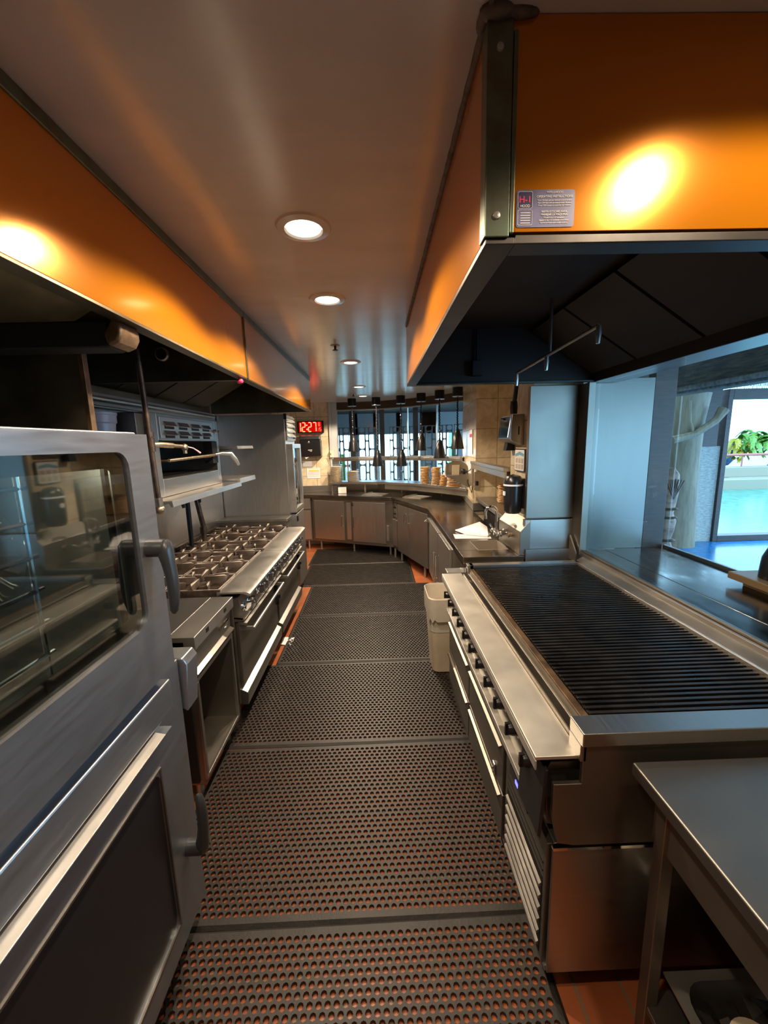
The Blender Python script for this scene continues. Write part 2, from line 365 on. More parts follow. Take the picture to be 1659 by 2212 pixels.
# ---------------------------------------------------------------- dining room beyond the back window
struct('floor_dining', MB().box(-6, 4.9, 7.3, 10.6, -.1, 0).box(1.95, 4.9, 6.9, 7.3, -.1, 0), BROWN)
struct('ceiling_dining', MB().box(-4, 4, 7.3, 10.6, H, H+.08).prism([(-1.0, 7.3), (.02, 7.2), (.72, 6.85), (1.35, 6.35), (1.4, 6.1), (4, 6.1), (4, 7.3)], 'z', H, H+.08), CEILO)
struct('wall_dining_left', MB().box(-2.2, -2.1, 7.3, 11, 0, H), WALLP)
for i, (x, y) in enumerate(((-.22, 7.9), (.30, 8.0), (.46, 7.75), (.98, 7.6), (1.45, 7.4), (1.6, 7.0))):
    single('dining_downlight', MB().lathe((x, y, H-.008), [(.055, 0), (.06, .008)], 16), LAMPD, 'small round lamp in the dark ceiling beyond the back window', 'ceiling light', (x, y, H), 'dining room downlights')
# lattice screens with rounded openings
def lattice(x0, wd, z0, z1):
    mb = MB(); e = .012; cols = []; u = x0; k = 0
    while u < x0+wd-.05:
        cw = .075 if k % 2 == 0 else .135
        cols.append((u, min(u+cw, x0+wd), k)); u += cw; k += 1
    for (a, b, k) in cols:
        z = z0 + (0 if k % 2 else -.16); 
        while z < z1-.02:
            h = .33; v0, v1 = max(z, z0), min(z+h, z1)
            if v1-v0 > .06:
                inner = rrect(a+e, b-e, v0+e, v1-e, min((b-a)/2-e-.002, .04)); outer = rect_match(a, b, v0, v1)
                ring_plate(mb, outer, inner, 'y', 0, .03)
            z += h
    return mb
SCR = [(-1.15, 8.3, 0), (-.42, 8.45, 3), (.30, 8.45, -4), (.95, 8.25, -14), (1.55, 7.95, -24), (2.1, 7.6, -34)]
for i, (x, y, a) in enumerate(SCR):
    mb = lattice(0, .62 if i not in (1, 2) else .50, .02, 2.12)
    mb.xf(Matrix.Translation((x, y, 0)) @ Matrix.Rotation(math.radians(a), 4, 'Z'))
    tag(link('lattice_screen', mb, BLIND), ('dark metal lattice screen with rounded openings, ' + ['leftmost', 'second from left', 'third from left', 'fourth from left', 'fifth from left', 'rightmost'][i] + ' beyond the back window'), 'screen', 'lattice screens')
# dim posts between the screens
for i, x in enumerate((-.47, .15, .86)):
    single('dining_post', MB().box(x-.05, x+.05, 8.55, 8.65, 0, 2.5), BROWN, 'dark brown post standing between lattice screens, ' + ('left one', 'middle one', 'right one')[i], 'post', (x, 8.6, 0), 'dining room posts', .004)
single('garden_hedge', MB().box(-1.5, -.9, 11.5, 12, 0, 1.5).box(2.0, 3.4, 10.5, 11, 0, 2.2), LEAF, 'green garden hedge outside seen through the lattice screens', 'hedge', (0, 11.5, 0), kind='stuff')
struct('ground_garden', MB().box(-8, 5, 10.6, 22, -.12, -.04), POOLD)
struct('wall_dining_back', MB().box(-2.1, -.9, 9.9, 10.0, 0, H).box(-.62, -.42, 9.9, 10.0, 0, H).box(-.04, .08, 9.9, 10.0, 0, H).box(.52, .66, 9.9, 10.0, 0, H).box(1.10, 1.5, 9.9, 10.0, 0, H).box(2.0, 5, 9.9, 10.0, 0, H).box(-.9, 2.0, 9.9, 10.0, 2.0, H), JAMB)

# ---------------------------------------------------------------- recessed ceiling lights
LABL = ['nearest round recessed ceiling lamp above the aisle, largest in view', 'second recessed ceiling lamp above the aisle, level with the near hood end',
        'recessed ceiling lamp just beyond the sprinkler head', 'recessed ceiling lamp near the far end of the aisle', 'farthest small recessed ceiling lamp next to the back window',
        'recessed ceiling lamp in front of the right hood, mirrored in its copper', 'added unseen recessed ceiling lamp over the near end of the aisle above the ovens']
for i, (x, y) in enumerate(LAMPS):
    t = Thing('recessed_light', LABL[i], 'ceiling light', (x, y, H), 'recessed aisle lights')
    t.part('trim_ring', MB().lathe((x, y, H), [(.058, -.004), (.064, -.010), (.088, -.006), (.092, 0)], 32), CEIL)
    t.part('lens', MB().lathe((x, y, H), [(.0001, -.0085), (.04, -.0075), (.058, -.004)], 32), LAMPM)
    l = bpy.data.lights.new('recessed_lamp', 'SPOT'); l.energy = LAMP_W*(1.0, 1.0, 1.3, 2.2, 2.2, .50, .6)[i]; l.color = LAMP_COL
    l.spot_size = math.radians(146); l.spot_blend = .22; l.shadow_soft_size = .03
    lo = bpy.data.objects.new('recessed_lamp', l); COL.objects.link(lo); lo.location = (0, 0, -.034); lo.parent = t.o
# sprinkler head
def sprinkler(x, y, lab):
    t = Thing('sprinkler_head', lab, 'sprinkler', (x, y, H), 'ceiling sprinklers')
    t.part('escutcheon', MB().lathe((x, y, H), [(.03, -.006), (.034, 0)], 20), BRASS)
    t.part('head', MB().tube([(x, y, H-.005), (x, y, H-.03)], .008).lathe((x, y, H-.036), [(.02, 0), (.02, .003)], 14), DARK)
sprinkler(-.276, 3.10, 'small ceiling sprinkler head between the second and third ceiling lamps')
sprinkler(-.30, 6.0, 'tiny far ceiling sprinkler head beside the farthest lamp')

# ================================================================== LEFT HOODS
def left_hood(y0, y1, label):
    X0, X1, Z0 = -1.77, -.695, 2.14
    t = Thing('exhaust_hood', label, 'exhaust hood', ((X0+X1)/2, (y0+y1)/2, Z0))
    t.part('copper_face', MB().box(X1-.02, X1, y0, y1, Z0+.012, H-.03), COPPER, .002)
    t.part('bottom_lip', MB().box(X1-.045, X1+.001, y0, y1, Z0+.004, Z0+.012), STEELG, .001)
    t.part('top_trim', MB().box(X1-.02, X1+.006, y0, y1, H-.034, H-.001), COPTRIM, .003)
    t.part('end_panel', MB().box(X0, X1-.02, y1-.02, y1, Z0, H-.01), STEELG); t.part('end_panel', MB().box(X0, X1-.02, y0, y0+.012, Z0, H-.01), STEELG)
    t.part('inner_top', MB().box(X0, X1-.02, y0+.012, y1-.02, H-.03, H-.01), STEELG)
    fb = MB()
    k = y0+.03
    while k < y1-.3:
        fb.prism([(-1.76, 2.20), (-1.74, 2.18), (-1.25, 2.45), (-1.27, 2.46)], 'y', k, k+.46); k += .48
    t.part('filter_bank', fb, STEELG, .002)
    return t
hA = left_hood(-.4, 2.300, 'long copper-faced exhaust hood on the left above the ovens, nearer section')
hB = left_hood(2.306, 4.50, 'shorter far section of the copper-faced hood on the left over the range')
for z in (2.20, 2.28, 2.36, 2.44):
    pass
hB.part('seam_strip', MB().box(-.697, -.688, 2.296, 2.312, 2.15, 2.47), COPTRIM, .001)
t = Thing('hood_spotlight', 'small round black lamp with a metal ring fixed inside the left hood end wall', 'lamp', (-1.13, 2.27, 2.28))
t.part('ring', MB().lathe((-1.13, 2.262, 2.28), [(.030, 0), (.036, .006), (.036, .016)], 20, 'y'), STEELB)
t.part('lens', MB().lathe((-1.13, 2.258, 2.28), [(.0001, 0), (.028, .002), (.028, .012)], 20, 'y'), BLACKPL)
single('warning_lamp', MB().ball((-.715, 2.235, 2.128), .018, 8, (1, 1, .8)), REDINK, 'little dull red knob under the seam of the left hood', 'knob', (-.715, 2.235, 2.128))
# crossing duct with taped end
t = Thing('hanging_duct', 'black horizontal duct under the left hood with a wrapped pale end', 'duct', (-1.2, 1.36, 2.11))
t.part('duct', MB().box(-1.77, -.765, 1.24, 1.32, 2.075, 2.15), DARK, .006)
t.part('wrapped_end', MB().prism([(-.765, 2.075), (-.735, 2.088), (-.722, 2.11), (-.722, 2.14), (-.745, 2.155), (-.775, 2.11)], 'y', 1.23, 1.33), GREASE, .01)
t = Thing('partition_panel', 'stained steel partition panel standing between the ovens and the range', 'partition', (-1.3, 1.43, 0))
t.part('sheet', MB().box(-1.77, -.985, 1.42, 1.435, 0, 2.12), STEELG)
t.part('edge_strip', MB().box(-.985, -.968, 1.415, 1.44, .0, 2.12), GREASE, .003)

# ================================================================== COMBI OVENS (left foreground)
def door_plate(y0, y1, z0, z1, g, r, x0, x1):
    mb = MB(); gy0, gy1, gz0, gz1 = g
    ring_plate(mb, rect_match(y0, y1, z0, z1), rrect(gy0, gy1, gz0, gz1, r), 'x', x0, x1); return mb
def lever(t, y, z, parent, up=False):
    s_ = -1 if not up else 1
    mb = MB().tube([(-.665, y, z), (-.612, y, z)], .026, 24)
    mb2 = MB()
    pts = [(-.612, y, z-s_*.024), (-.612, y, z-s_*.012), (-.611, y, z+s_*.01), (-.606, y, z+s_*.04), (-.600, y, z+s_*.08), (-.598, y, z+s_*.12), (-.601, y, z+s_*.16), (-.607, y, z+s_*.19), (-.610, y, z+s_*.20)]
    mb2.tube(pts, [.008, .020, .025, .022, .021, .021, .018, .013, .005], 20)
    mb2.v = [(x if x < -.604 else -.604+(x+.604)*.6, yy, zz) for x, yy, zz in mb2.v]
    h = t.part('handle_stub', mb, DGREY, parent=parent)
    h2 = t.part('handle', mb2, DGREY, parent=parent)
t = Thing('combi_oven', 'large upper grey steel oven at left with wide glass door and rack rails inside', 'oven', (-1.2, .5, 1.08))
YO0, YO1 = -.15, 1.20
cav = MB()
cav.box(-1.60, -.70, YO0, YO1, 1.81, 1.83).box(-1.60, -.70, YO0, YO1, 1.075, 1.20).box(-1.62, -1.60, YO0, YO1, 1.075, 1.83)
cav.box(-1.60, -.70, YO1-.10, YO1, 1.20, 1.81).box(-1.60, -.70, YO0, YO0+.03, 1.20, 1.81)
t.part('body', cav, OVENST, .004)
cv = MB().box(-1.59, -1.585, YO0+.03, YO1-.10, 1.20, 1.81).box(-1.585, -.72, YO1-.106, YO1-.10, 1.20, 1.81).box(-1.585, -.72, YO0+.03, YO1-.10, 1.20, 1.206)
t.part('cavity_lining', cv, STEELB)
d = t.part('door', door_plate(YO0, 1.185, 1.105, 1.822, (-.05, 1.085, 1.285, 1.775), .045, -.70, -.66), OVENST, .003)
t.part('door_glass', MB().box(-.675, -.669, -.06, 1.095, 1.275, 1.785), OGLASS, parent=d)
t.part('glass_border', door_plate(-.055, 1.09, 1.28, 1.78, (-.02, 1.045, 1.325, 1.735), .03, -.682, -.677), BLACKPL, parent=d)
lever(t, 1.125, 1.50, d)
for xr in (-.80, -1.50):
    rk = MB()
    for z in (1.30, 1.38, 1.46, 1.54, 1.62, 1.70): rk.tube([(xr, .10, z), (xr, .92, z)], .006, 8)
    for y in (.12, .5, .90): rk.tube([(xr, y, 1.24), (xr, y, 1.76)], .006, 8)
    t.part('tray_rack', rk, CHROME)
fan = MB().lathe((-1.15, YO1-.115, 1.5), [(.15, 0), (.17, .006)], 32, 'y')
for k in range(10):
    a = PI*k/10; fan.tube([(-1.15+.16*math.cos(a), YO1-.12, 1.5+.16*math.sin(a)), (-1.15-.16*math.cos(a), YO1-.12, 1.5-.16*math.sin(a))], .003, 6)
t.part('fan_guard', fan, STEELB)
ol = bpy.data.lights.new('oven_lamp', 'POINT'); ol.energy = 1.6; ol.color = (1, .95, .75); ol.shadow_soft_size = .03
olo = bpy.data.objects.new('oven_lamp', ol); COL.objects.link(olo); olo.location = (.35, .30, .66); olo.parent = t.o
t.part('gasket', MB().frame('x', -.712, -.702, -.03, 1.06, 1.25, 1.80, .015), BLACKPL)
# lower oven
t = Thing('combi_oven', 'lower grey steel oven at left with dark glass door and long bright drip strip', 'oven', (-1.2, .5, .05))
t.part('body', MB().box(-1.62, -.70, YO0, 1.275, .10, 1.07), OVENST, .004)
t.part('control_band', MB().box(-.70, -.665, YO0, 1.16, .97, 1.07), OVENST, .006)
t.part('drip_strip', MB().prism([(-.70, .950), (-.645, .943), (-.640, .952), (-.70, .966)], 'y', YO0, 1.06), STEELB, .002)
d = t.part('door', door_plate(YO0, 1.13, .20, .925, (-.1, 1.04, .29, .85), .04, -.70, -.662), OVENST, .003)
t.part('door_glass', MB().box(-.676, -.669, -.11, 1.05, .28, .86), BLACKPL, parent=d)
t.part('door_trim', MB().frame('x', -.664, -.659, -.105, 1.045, .285, .855, .006), STEELD, parent=d)
lever(t, 1.135, .47, d, True)
for sx, sy in ((-1.55, 0), (-.78, 0), (-1.55, 1.2), (-.78, 1.2)): t.part('foot', MB().tube([(sx, sy, 0), (sx, sy, .10)], .025), DARK)
single('side_guard', MB().box(-1.3, -.72, 1.285, 1.31, .45, 1.06).prism([(-.72, .88), (-.69, .86), (-.675, 1.04), (-.69, 1.065), (-1.3, 1.065), (-1.3, 1.05), (-.72, 1.05)], 'y', 1.285, 1.37), OVENST,
       'folded steel side guard with a rounded white top lip beside the lower oven', 'guard panel', (-1.0, 1.3, .45), bevel=.006)

# ================================================================== GRIDDLE STAND
GX = -.875
t = Thing('griddle_stand', 'flat-topped steel griddle cabinet with open base between ovens and range', 'griddle', (-1.3, 2.03, 0))
GY0, GY1 = 1.76, 2.27
t.part('top_plate', MB().box(-1.75, -1.003, GY0, GY1, .875, .905), STEELX, .003)
rail = MB().box(-1.00, GX, GY0, GY1, .84, .905)
r = t.part('front_rail', rail, STEELB, .003)
for y in (1.90, 2.14): t.part('slot', MB().box(GX-.001, GX+.0015, y-.016, y+.016, .865, .888), DARK, parent=r)
t.part('body_top', MB().box(-1.75, -.925, GY0+.01, GY1-.01, .70, .875), STEELD, .003)
cp = t.part('control_panel', MB().prism([(-.925, .84), (-.895, .84), (-.905, .72), (-.880, .708), (-.884, .698), (-.925, .71)], 'y', GY0+.01, GY1-.005), STEEL, .001)
t.part('maker_plate', MB().box(-.901, -.894, 2.15, 2.20, .755, .80).prism([(-.90, .77), (-.885, .775), (-.885, .79), (-.90, .795)], 'y', 2.09, 2.21), CHROME, parent=cp)
cb = MB().box(-1.72, -.90, GY0+.01, GY0+.03, .10, .70).box(-1.72, -.90, GY1-.04, GY1-.02, .10, .70).box(-1.72, -1.70, GY0+.03, GY1-.04, .10, .70).box(-1.72, -.90, GY0+.03, GY1-.04, .12, .15)
t.part('open_cabinet', cb, STEELD, .002)
t.part('door_frame', MB().frame('x', -.905, -.89, GY0+.01, GY1-.02, .13, .685, .022), STEELX, .002)
t.part('side_gap', MB().box(-1.70, -.93, GY0, GY0+.012, .12, .88), DARK)
for sx, sy in ((-1.6, GY0+.06), (-.96, GY0+.06), (-1.6, GY1-.07), (-.96, GY1-.07)): t.part('leg', MB().tube([(sx, sy, 0), (sx, sy, .12)], .02), STEELB)
single('spare_tray', MB().box(-1.2, -1.19, 1.80, 2.0, .155, .50).box(-1.2, -1.17, 1.80, 1.81, .155, .50), STEELB, 'upright steel tray stored inside the open griddle cabinet', 'tray', (-1.2, 1.9, .155), bevel=.002)

# ================================================================== RANGES
def gas_range(y0, y1, label, knobs, ledge_x):
    t = Thing('gas_range', label, 'range', (-1.3, (y0+y1)/2, 0), 'six-burner ranges')
    t.part('body', MB().box(-1.74, -.905, y0, y1, .16, .86), STEELD, .003)
    t.part('cooktop_tray', MB().box(-1.74, -.97, y0+.005, y1-.005, .86, .885).box(-1.74, -1.70, y0+.005, y1-.005, .885, .955).box(-1.70, -.97, y0+.005, y0+.02, .885, .925).box(-1.70, -.97, y1-.02, y1-.005, .885, .925), CASTD, .002)
    t.part('front_deck', MB().prism([(-.99, .912), (-.815, .912), (-.788, .900), (-.786, .886), (-.80, .886), (-.83, .900), (-.97, .900), (-.99, .885)], 'y', y0, y1), STEELB, .001)
    cp = t.part('control_panel', MB().prism([(-.905, .86), (-.865, .875), (-.845, .72), (-.905, .71)], 'y', y0+.01, y1-.01), STEELD, .002)
    t.part('drip_lip', MB().prism([(-.905, .735), (-.84, .725), (-.835, .735), (-.905, .745)], 'y', y0+.01, y1-.01), STEELB)
    for k, y in enumerate(knobs):
        mb = MB().lathe((-.860, y, .800), [(.028, 0), (.028, .010), (.022, .014), (.020, .026), (.0001, .028)], 18, 'x')
        mb.box(-.845, -.798, y-.008, y+.008, .772, .828)
        t.part('knob', mb, CHROME, .002)
    d = t.part('oven_door', MB().box(-.905, -.885, y0+.03, y1-.02, .27, .70), STEELD, .004)
    hz, hx = .655, -.80
    hb = MB().tube([(hx, y0+.04, hz), (hx, y1-.10, hz)], .012, 14)
    for y in (y0+.05, y1-.11): hb.prism([(-.885, hz+.012), (-.885, hz-.012), (hx, hz-.01), (hx, hz+.01)], 'y', y-.008, y+.008)
    t.part('door_handle', hb, STEELB, parent=d)
    t.part('upper_door_lip', MB().prism([(-.885, .70), (-.835, .69), (-.83, .70), (-.885, .715)], 'y', y0+.02, y1-.02), STEELB, parent=d)
    t.part('kick_ledge', MB().prism([(-.905, .26), (-.86, .235), (-.853, .22), (-.86, .15), (-.905, .15)], 'y', y0+.01+ledge_x, y1-.03), STEEL, .002)
    t.part('side_box', MB().box(-.90, -.86, y1-.06, y1-.02, .45, .62).tube([(-.88, y1-.04, .52), (-.845, y1-.04, .52)], .018), BLACKPL, .004)
    for sx in (-1.66, -.96):
        for sy in (y0+.07, y1-.07): t.part('leg', MB().tube([(sx, sy, 0), (sx, sy, .16)], .022), STEELD)
    # six burner grates
    gy = (y1-y0-.04)/3; gx = .355
    for i in range(2):
        for j in range(3):
            cx = -1.70+.01+gx*(i+.5); cy = y0+.02+gy*(j+.5); zt = .955
            t.part('burner', MB().lathe((cx, cy, .885), [(.055, 0), (.055, .02), (.04, .03), (.0001, .032)], 20), CASTD)
            g = MB()
            def fin(x0, y0_, x1, y1_, w_=.008, dz=0.0):
                a = Vector((x0, y0_, 0)); b = Vector((x1, y1_, 0)); d_ = (b-a).normalized(); p = Vector((-d_.y, d_.x, 0))*w_; L_ = (b-a).length
                q = [a, a+d_*L_*.16+p, b-d_*L_*.16+p, b, b-d_*L_*.16-p, a+d_*L_*.16-p]
                zz = [zt+dz-.010, zt+dz, zt+dz, zt+dz-.010, zt+dz, zt+dz]; cc = (a+b)*.5
                n_ = 6; vs = [(v.x, v.y, z) for v, z in zip(q, zz)]+[(v.x*.8+cc.x*.2, v.y*.8+cc.y*.2, zt-.040) for v in q]
                g.add(vs, [(0, 5, 4, 3, 2, 1)[::-1], (6, 7, 8, 9, 10, 11)[::-1]]+[(k, n_+k, n_+(k+1) % n_, (k+1) % n_) for k in range(n_)])
            for k in range(4):
                a = PI/2*k+.10; ca, sa = math.cos(a), math.sin(a)
                def rp(u, v): return (cx+(u*ca-v*sa), cy+(u*sa+v*ca))
                p, q = rp(.020, .0), rp(.172, .0); fin(*p, *q, .0105, .008)
                p, q = rp(.060, .072), rp(.160, .092); fin(*p, *q, .0075, -.002)
            g.frame('z', zt-.045, zt-.032, cx-gx/2+.004, cx+gx/2-.004, cy-gy/2+.004, cy+gy/2-.004, .007)
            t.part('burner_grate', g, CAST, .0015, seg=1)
    return t
gas_range(2.32, 3.285, 'six-burner gas range on the left, nearer one, next to the griddle stand', [2.37, 2.46, 2.66, 2.75, 2.90, 2.99, 3.14, 3.22], 0)
gas_range(3.295, 4.25, 'six-burner gas range on the left, farther one, beside the tall cabinet', [3.36, 3.43, 3.60, 3.68, 3.84, 3.91, 4.05, 4.13], .0)
# wall sheet behind the ranges
struct('trim_8', MB().box(-1.78, -1.745, 1.44, 4.5, .90, 2.14), STEELV)
# overshelf with risers
t = Thing('wall_shelf', 'long steel overshelf above the range carrying the salamander broiler', 'shelf', (-1.45, 2.8, 1.48))
t.part('board', MB().prism([(-1.745, 1.49), (-1.15, 1.49), (-1.145, 1.455), (-1.16, 1.455), (-1.17, 1.475), (-1.745, 1.475)], 'y', 2.24, 3.40), STEELB, .001)
t.part('end_bracket', MB().prism([(-1.745, 1.475), (-1.17, 1.475), (-1.745, 1.40)], 'y', 2.245, 2.255), STEELD)
t.part('riser', MB().tube([(-1.60, 2.40, .955), (-1.60, 2.40, 1.475)], .014), DARK)
t.part('riser', MB().tube([(-1.60, 3.36, .955), (-1.60, 3.36, 1.475)], .020), DARK)
t = Thing('wall_shelf', 'short steel shelf right of the broiler at the same height, lower of two', 'shelf', (-1.45, 3.65, 1.5))
t.part('board', MB().prism([(-1.745, 1.515), (-1.16, 1.515), (-1.155, 1.475), (-1.17, 1.475), (-1.18, 1.50), (-1.745, 1.50)], 'y', 3.41, 3.84), STEELB, .001)
t.part('bracket', MB().prism([(-1.745, 1.50), (-1.30, 1.50), (-1.745, 1.40)], 'y', 3.80, 3.81), STEELD)
t = Thing('wall_shelf', 'short steel shelf right of the broiler, upper of two', 'shelf', (-1.45, 3.6, 1.78))
t.part('board', MB().prism([(-1.745, 1.79), (-1.16, 1.79), (-1.155, 1.765), (-1.745, 1.775)], 'y', 3.41, 3.84), STEELB, .001)
t.part('bracket', MB().prism([(-1.745, 1.775), (-1.25, 1.775), (-1.745, 1.70)], 'y', 3.80, 3.81), STEELD)
# salamander broiler
SX = -1.28
t = Thing('salamander_broiler', 'steel salamander broiler with louvred top and grab handle on the overshelf', 'broiler', (-1.5, 2.8, 1.49))
bd = MB().box(-1.74, SX, 2.33, 2.42, 1.492, 1.99).box(-1.74, SX, 3.27, 3.33, 1.492, 1.99).box(-1.74, SX, 2.42, 3.27, 1.83, 1.99).box(-1.74, SX, 2.42, 3.27, 1.492, 1.60).box(-1.74, -1.70, 2.42, 3.27, 1.60, 1.83)
b = t.part('housing', bd, STEEL, .003)
lv = MB().box(SX, SX+.006, 2.44, 3.22, 1.845, 1.972)
lp = t.part('louvre_panel', lv, STEELB, .002)
for r_ in range(2):
    for k in range(4):
        y = 2.48+k*.18; z = 1.925-r_*.055
        t.part('louvre', MB().prism([(SX+.006, z+.022), (SX+.022, z-.006), (SX+.020, z-.010), (SX+.006, z-.002)], 'y', y, y+.14), STEELB, .002, parent=lp)
        t.part('slot', MB().box(SX+.0055, SX+.0075, y+.012, y+.128, z-.024, z-.006), DARK, parent=lp)
t.part('cavity', MB().box(-1.699, -1.69, 2.42, 3.27, 1.60, 1.83).box(-1.69, SX-.01, 2.42, 3.27, 1.601, 1.606), DARK)
rk = MB().tube([(SX+.03, 2.45, 1.71), (SX+.03, 3.16, 1.725)], .010).tube([(SX-.35, 2.46, 1.70), (SX+.03, 2.46, 1.71)], .007).tube([(SX-.35, 3.12, 1.70), (SX+.03, 3.12, 1.72)], .007)
for k in range(12): rk.tube([(SX-.35, 2.5+k*.055, 1.70), (SX+.02, 2.5+k*.055, 1.71)], .004, 6)
rr = t.part('rack', rk, BRASS)
t.part('handle', MB().tube([(SX+.02, 3.14, 1.725), (SX+.05, 3.24, 1.735), (SX+.10, 3.30, 1.73), (SX+.125, 3.33, 1.68), (SX+.14, 3.35, 1.635)], [.010, .014, .018, .018, .012], 14), STEELB)
t.part('knob', MB().lathe((SX+.006, 3.25, 1.905), [(.018, 0), (.018, .01), (.008, .012), (.008, .04), (.0001, .042)], 14, 'x'), CHROME)
t.part('hinge_plate', MB().box(SX-.06, SX+.008, 3.17, 3.27, 1.66, 1.83), DARK, .003)
# high shelf and tubs left of the broiler
t = Thing('wall_shelf', 'dim steel shelf high on the wall behind the oven holding grey tubs', 'shelf', (-1.6, 1.9, 1.75))
t.part('board', MB().box(-1.745, -1.30, 1.45, 2.28, 1.755, 1.77), STEELD, .002)
def tub(x, y, z, r, h, lab, M_=GREYTUB):
    single('plastic_tub', MB().lathe((x, y, z), [(r*.78, 0), (r*.92, h*.72), (r, h*.75), (r, h*.93), (r*1.05, h*.94), (r*1.05, h), (r*.9, h), (r*.75, .01)], 28), M_, lab, 'tub', (x, y, z))
tub(-1.42, 2.12, 1.7705, .085, .20, 'round grey plastic tub with a rim on the high shelf behind the oven')
single('steel_canister', MB().lathe((-1.60, 2.165, 1.7705), [(.062, 0), (.062, .27), (.070, .272), (.070, .30), (.0001, .31)], 24), STEEL, 'upright steel canister behind the round grey tub on the high shelf', 'canister', (-1.56, 2.12, 1.77))
t = Thing('control_box', 'dark vented box on the wall between the tubs and the broiler', 'box', (-1.6, 2.2, 1.8))
t.part('case', MB().box(-1.51, -1.30, 2.245, 2.325, 1.7705, 1.98), STEELD, .004)
vs = MB()
for k in range(7): vs.box(-1.40-k*.014-.006, -1.40-k*.014, 2.242, 2.246, 1.83, 1.88)
t.part('vent', vs, DARK)
# rails high on the wall
single('wall_pipe', MB().tube([(-1.72, 1.5, 2.10), (-1.72, 4.4, 2.10)], .018).tube([(-1.715, 1.5, 2.05), (-1.715, 4.4, 2.05)], .010), STEELB, 'pair of thin steel pipes running along the left wall above the broiler', 'pipe', (-1.72, 3, 2.1))
# gas pipe with valve in front of the wall shelf
t = Thing('gas_pipe', 'dark upright pipe with brass valve between the near oven and the broiler', 'pipe', (-1.0, 1.83, 1.5))
t.part('pipe', MB().tube([(-1.0, 1.80, 2.20), (-1.0, 1.83, 1.53)], .012, 12).lathe((-1.0, 1.822, 1.80), [(.017, -.03), (.017, .03)], 14).lathe((-1.0, 1.823, 1.845), [(.016, -.01), (.016, .01)], 14), IRONPIPE)
t.part('elbow', MB().ball((-1.0, 1.832, 1.505), .022, 8).tube([(-1.0, 1.83, 1.56), (-1.0, 1.832, 1.50)], .017), BRASS)
t.part('lower_run', MB().tube([(-1.0, 1.832, 1.50), (-1.06, 1.832, 1.50), (-1.09, 1.832, 1.48), (-1.10, 1.832, .905)], .012), IRONPIPE)
v = t.part('valve', MB().tube([(-1.0, 1.822, 1.80), (-.985, 1.87, 1.80), (-.97, 1.95, 1.795)], [.010, .013, .013]).tube([(-.97, 1.95, 1.795), (-.955, 2.02, 1.79)], .009).ball((-.95, 2.03, 1.785), .019, 8, (.8, 1, 1)).tube([(-.95, 2.03, 1.785), (-.95, 2.03, 1.755)], .010), BRASS)
t.part('pull_cord', MB().tube([(-.95, 2.045, 1.79), (-.93, 2.08, 1.78), (-.915, 2.12, 1.755)], [.003, .003, .006], 8), PINK, parent=v, label='red and white plastic tip')
# hooks under overshelf
for (y, lab) in ((2.98, 'black curved gas cock hanging under the overshelf, nearer of two'), (3.26, 'small black gas cock hanging under the overshelf, farther of two')):
    single('gas_cock', MB().tube([(-1.60, y+.1, 1.44), (-1.52, y+.05, 1.43), (-1.47, y, 1.42), (-1.455, y, 1.38), (-1.45, y, 1.34)], [.010, .011, .013, .015, .010]), DARK, lab, 'valve', (-1.5, y, 1.4), 'gas cocks under the overshelf')
single('gas_hose', MB().tube([(-1.58, 3.45, 1.49), (-1.56, 3.46, 1.30), (-1.55, 3.50, 1.10), (-1.55, 3.50, .96)], .022).lathe((-1.55, 3.50, 1.06), [(.03, -.03), (.03, .03)], 12), IRONPIPE, 'dark vertical gas hose behind the range rising to the short shelf', 'hose', (-1.57, 3.5, .96))

# ================================================================== side counter + tall cabinet at the end of the left line
t = Thing('side_counter', 'low steel counter filling the gap between the far range and the tall cabinet', 'counter', (-1.37, 4.4, 0))
t.part('worktop', MB().box(-1.76, -.98, 4.27, 4.50, .97, 1.0), STEELX, .004)
t.part('cabinet', MB().box(-1.76, -1.0, 4.275, 4.50, .12, .97), STEELD, .003)
for sx in (-1.7, -1.06):
    t.part('leg', MB().tube([(sx, 4.32, 0), (sx, 4.32, .12)], .02), STEELD)
t = Thing('tall_refrigerator', 'tall steel reach-in refrigerator with louvred top at the end of the left line', 'refrigerator', (-1.3, 4.8, 0))
t.part('case', MB().box(-1.77, -1.0, 4.52, 5.02, .10, 2.125), STEELV, .004)
t.part('base', MB().box(-1.75, -1.02, 4.54, 5.0, 0, .10), DARK)
dd = t.part('glass_door', MB().frame('x', -1.0, -.925, 4.53, 5.01, 1.02, 1.80, .05), STEELB, .004)
t.part('pane', MB().box(-.955, -.948, 4.57, 4.97, 1.06, 1.76), OGLASS, parent=dd)
t.part('handle', MB().tube([(-.90, 4.58, 1.12), (-.90, 4.58, 1.6)], .012).box(-.925, -.90, 4.57, 4.59, 1.14, 1.16).box(-.925, -.90, 4.57, 4.59, 1.56, 1.58), CHROME, parent=dd)
d2 = t.part('lower_door', MB().box(-1.0, -.93, 4.53, 5.01, .14, 1.00), STEELV, .005)
t.part('hinge', MB().box(-.935, -.915, 4.535, 4.575, .92, .98).box(-.935, -.915, 4.535, 4.575, .60, .68), DARK, .003, parent=d2)
lp = t.part('louvre_frame', MB().frame('x', -1.0, -.98, 4.54, 5.0, 1.84, 2.11, .02), STEELD)
for k in range(4):
    z = 1.875+k*.058; t.part('louvre', MB().prism([(-1.0, z+.045), (-.970, z+.010), (-.970, z+.004), (-1.0, z)], 'y', 4.56, 4.98), STEELB, parent=lp)
t.part('pipe_bracket', MB().box(-1.0, -.97, 4.50, 4.52, 2.07, 2.13), DARK)

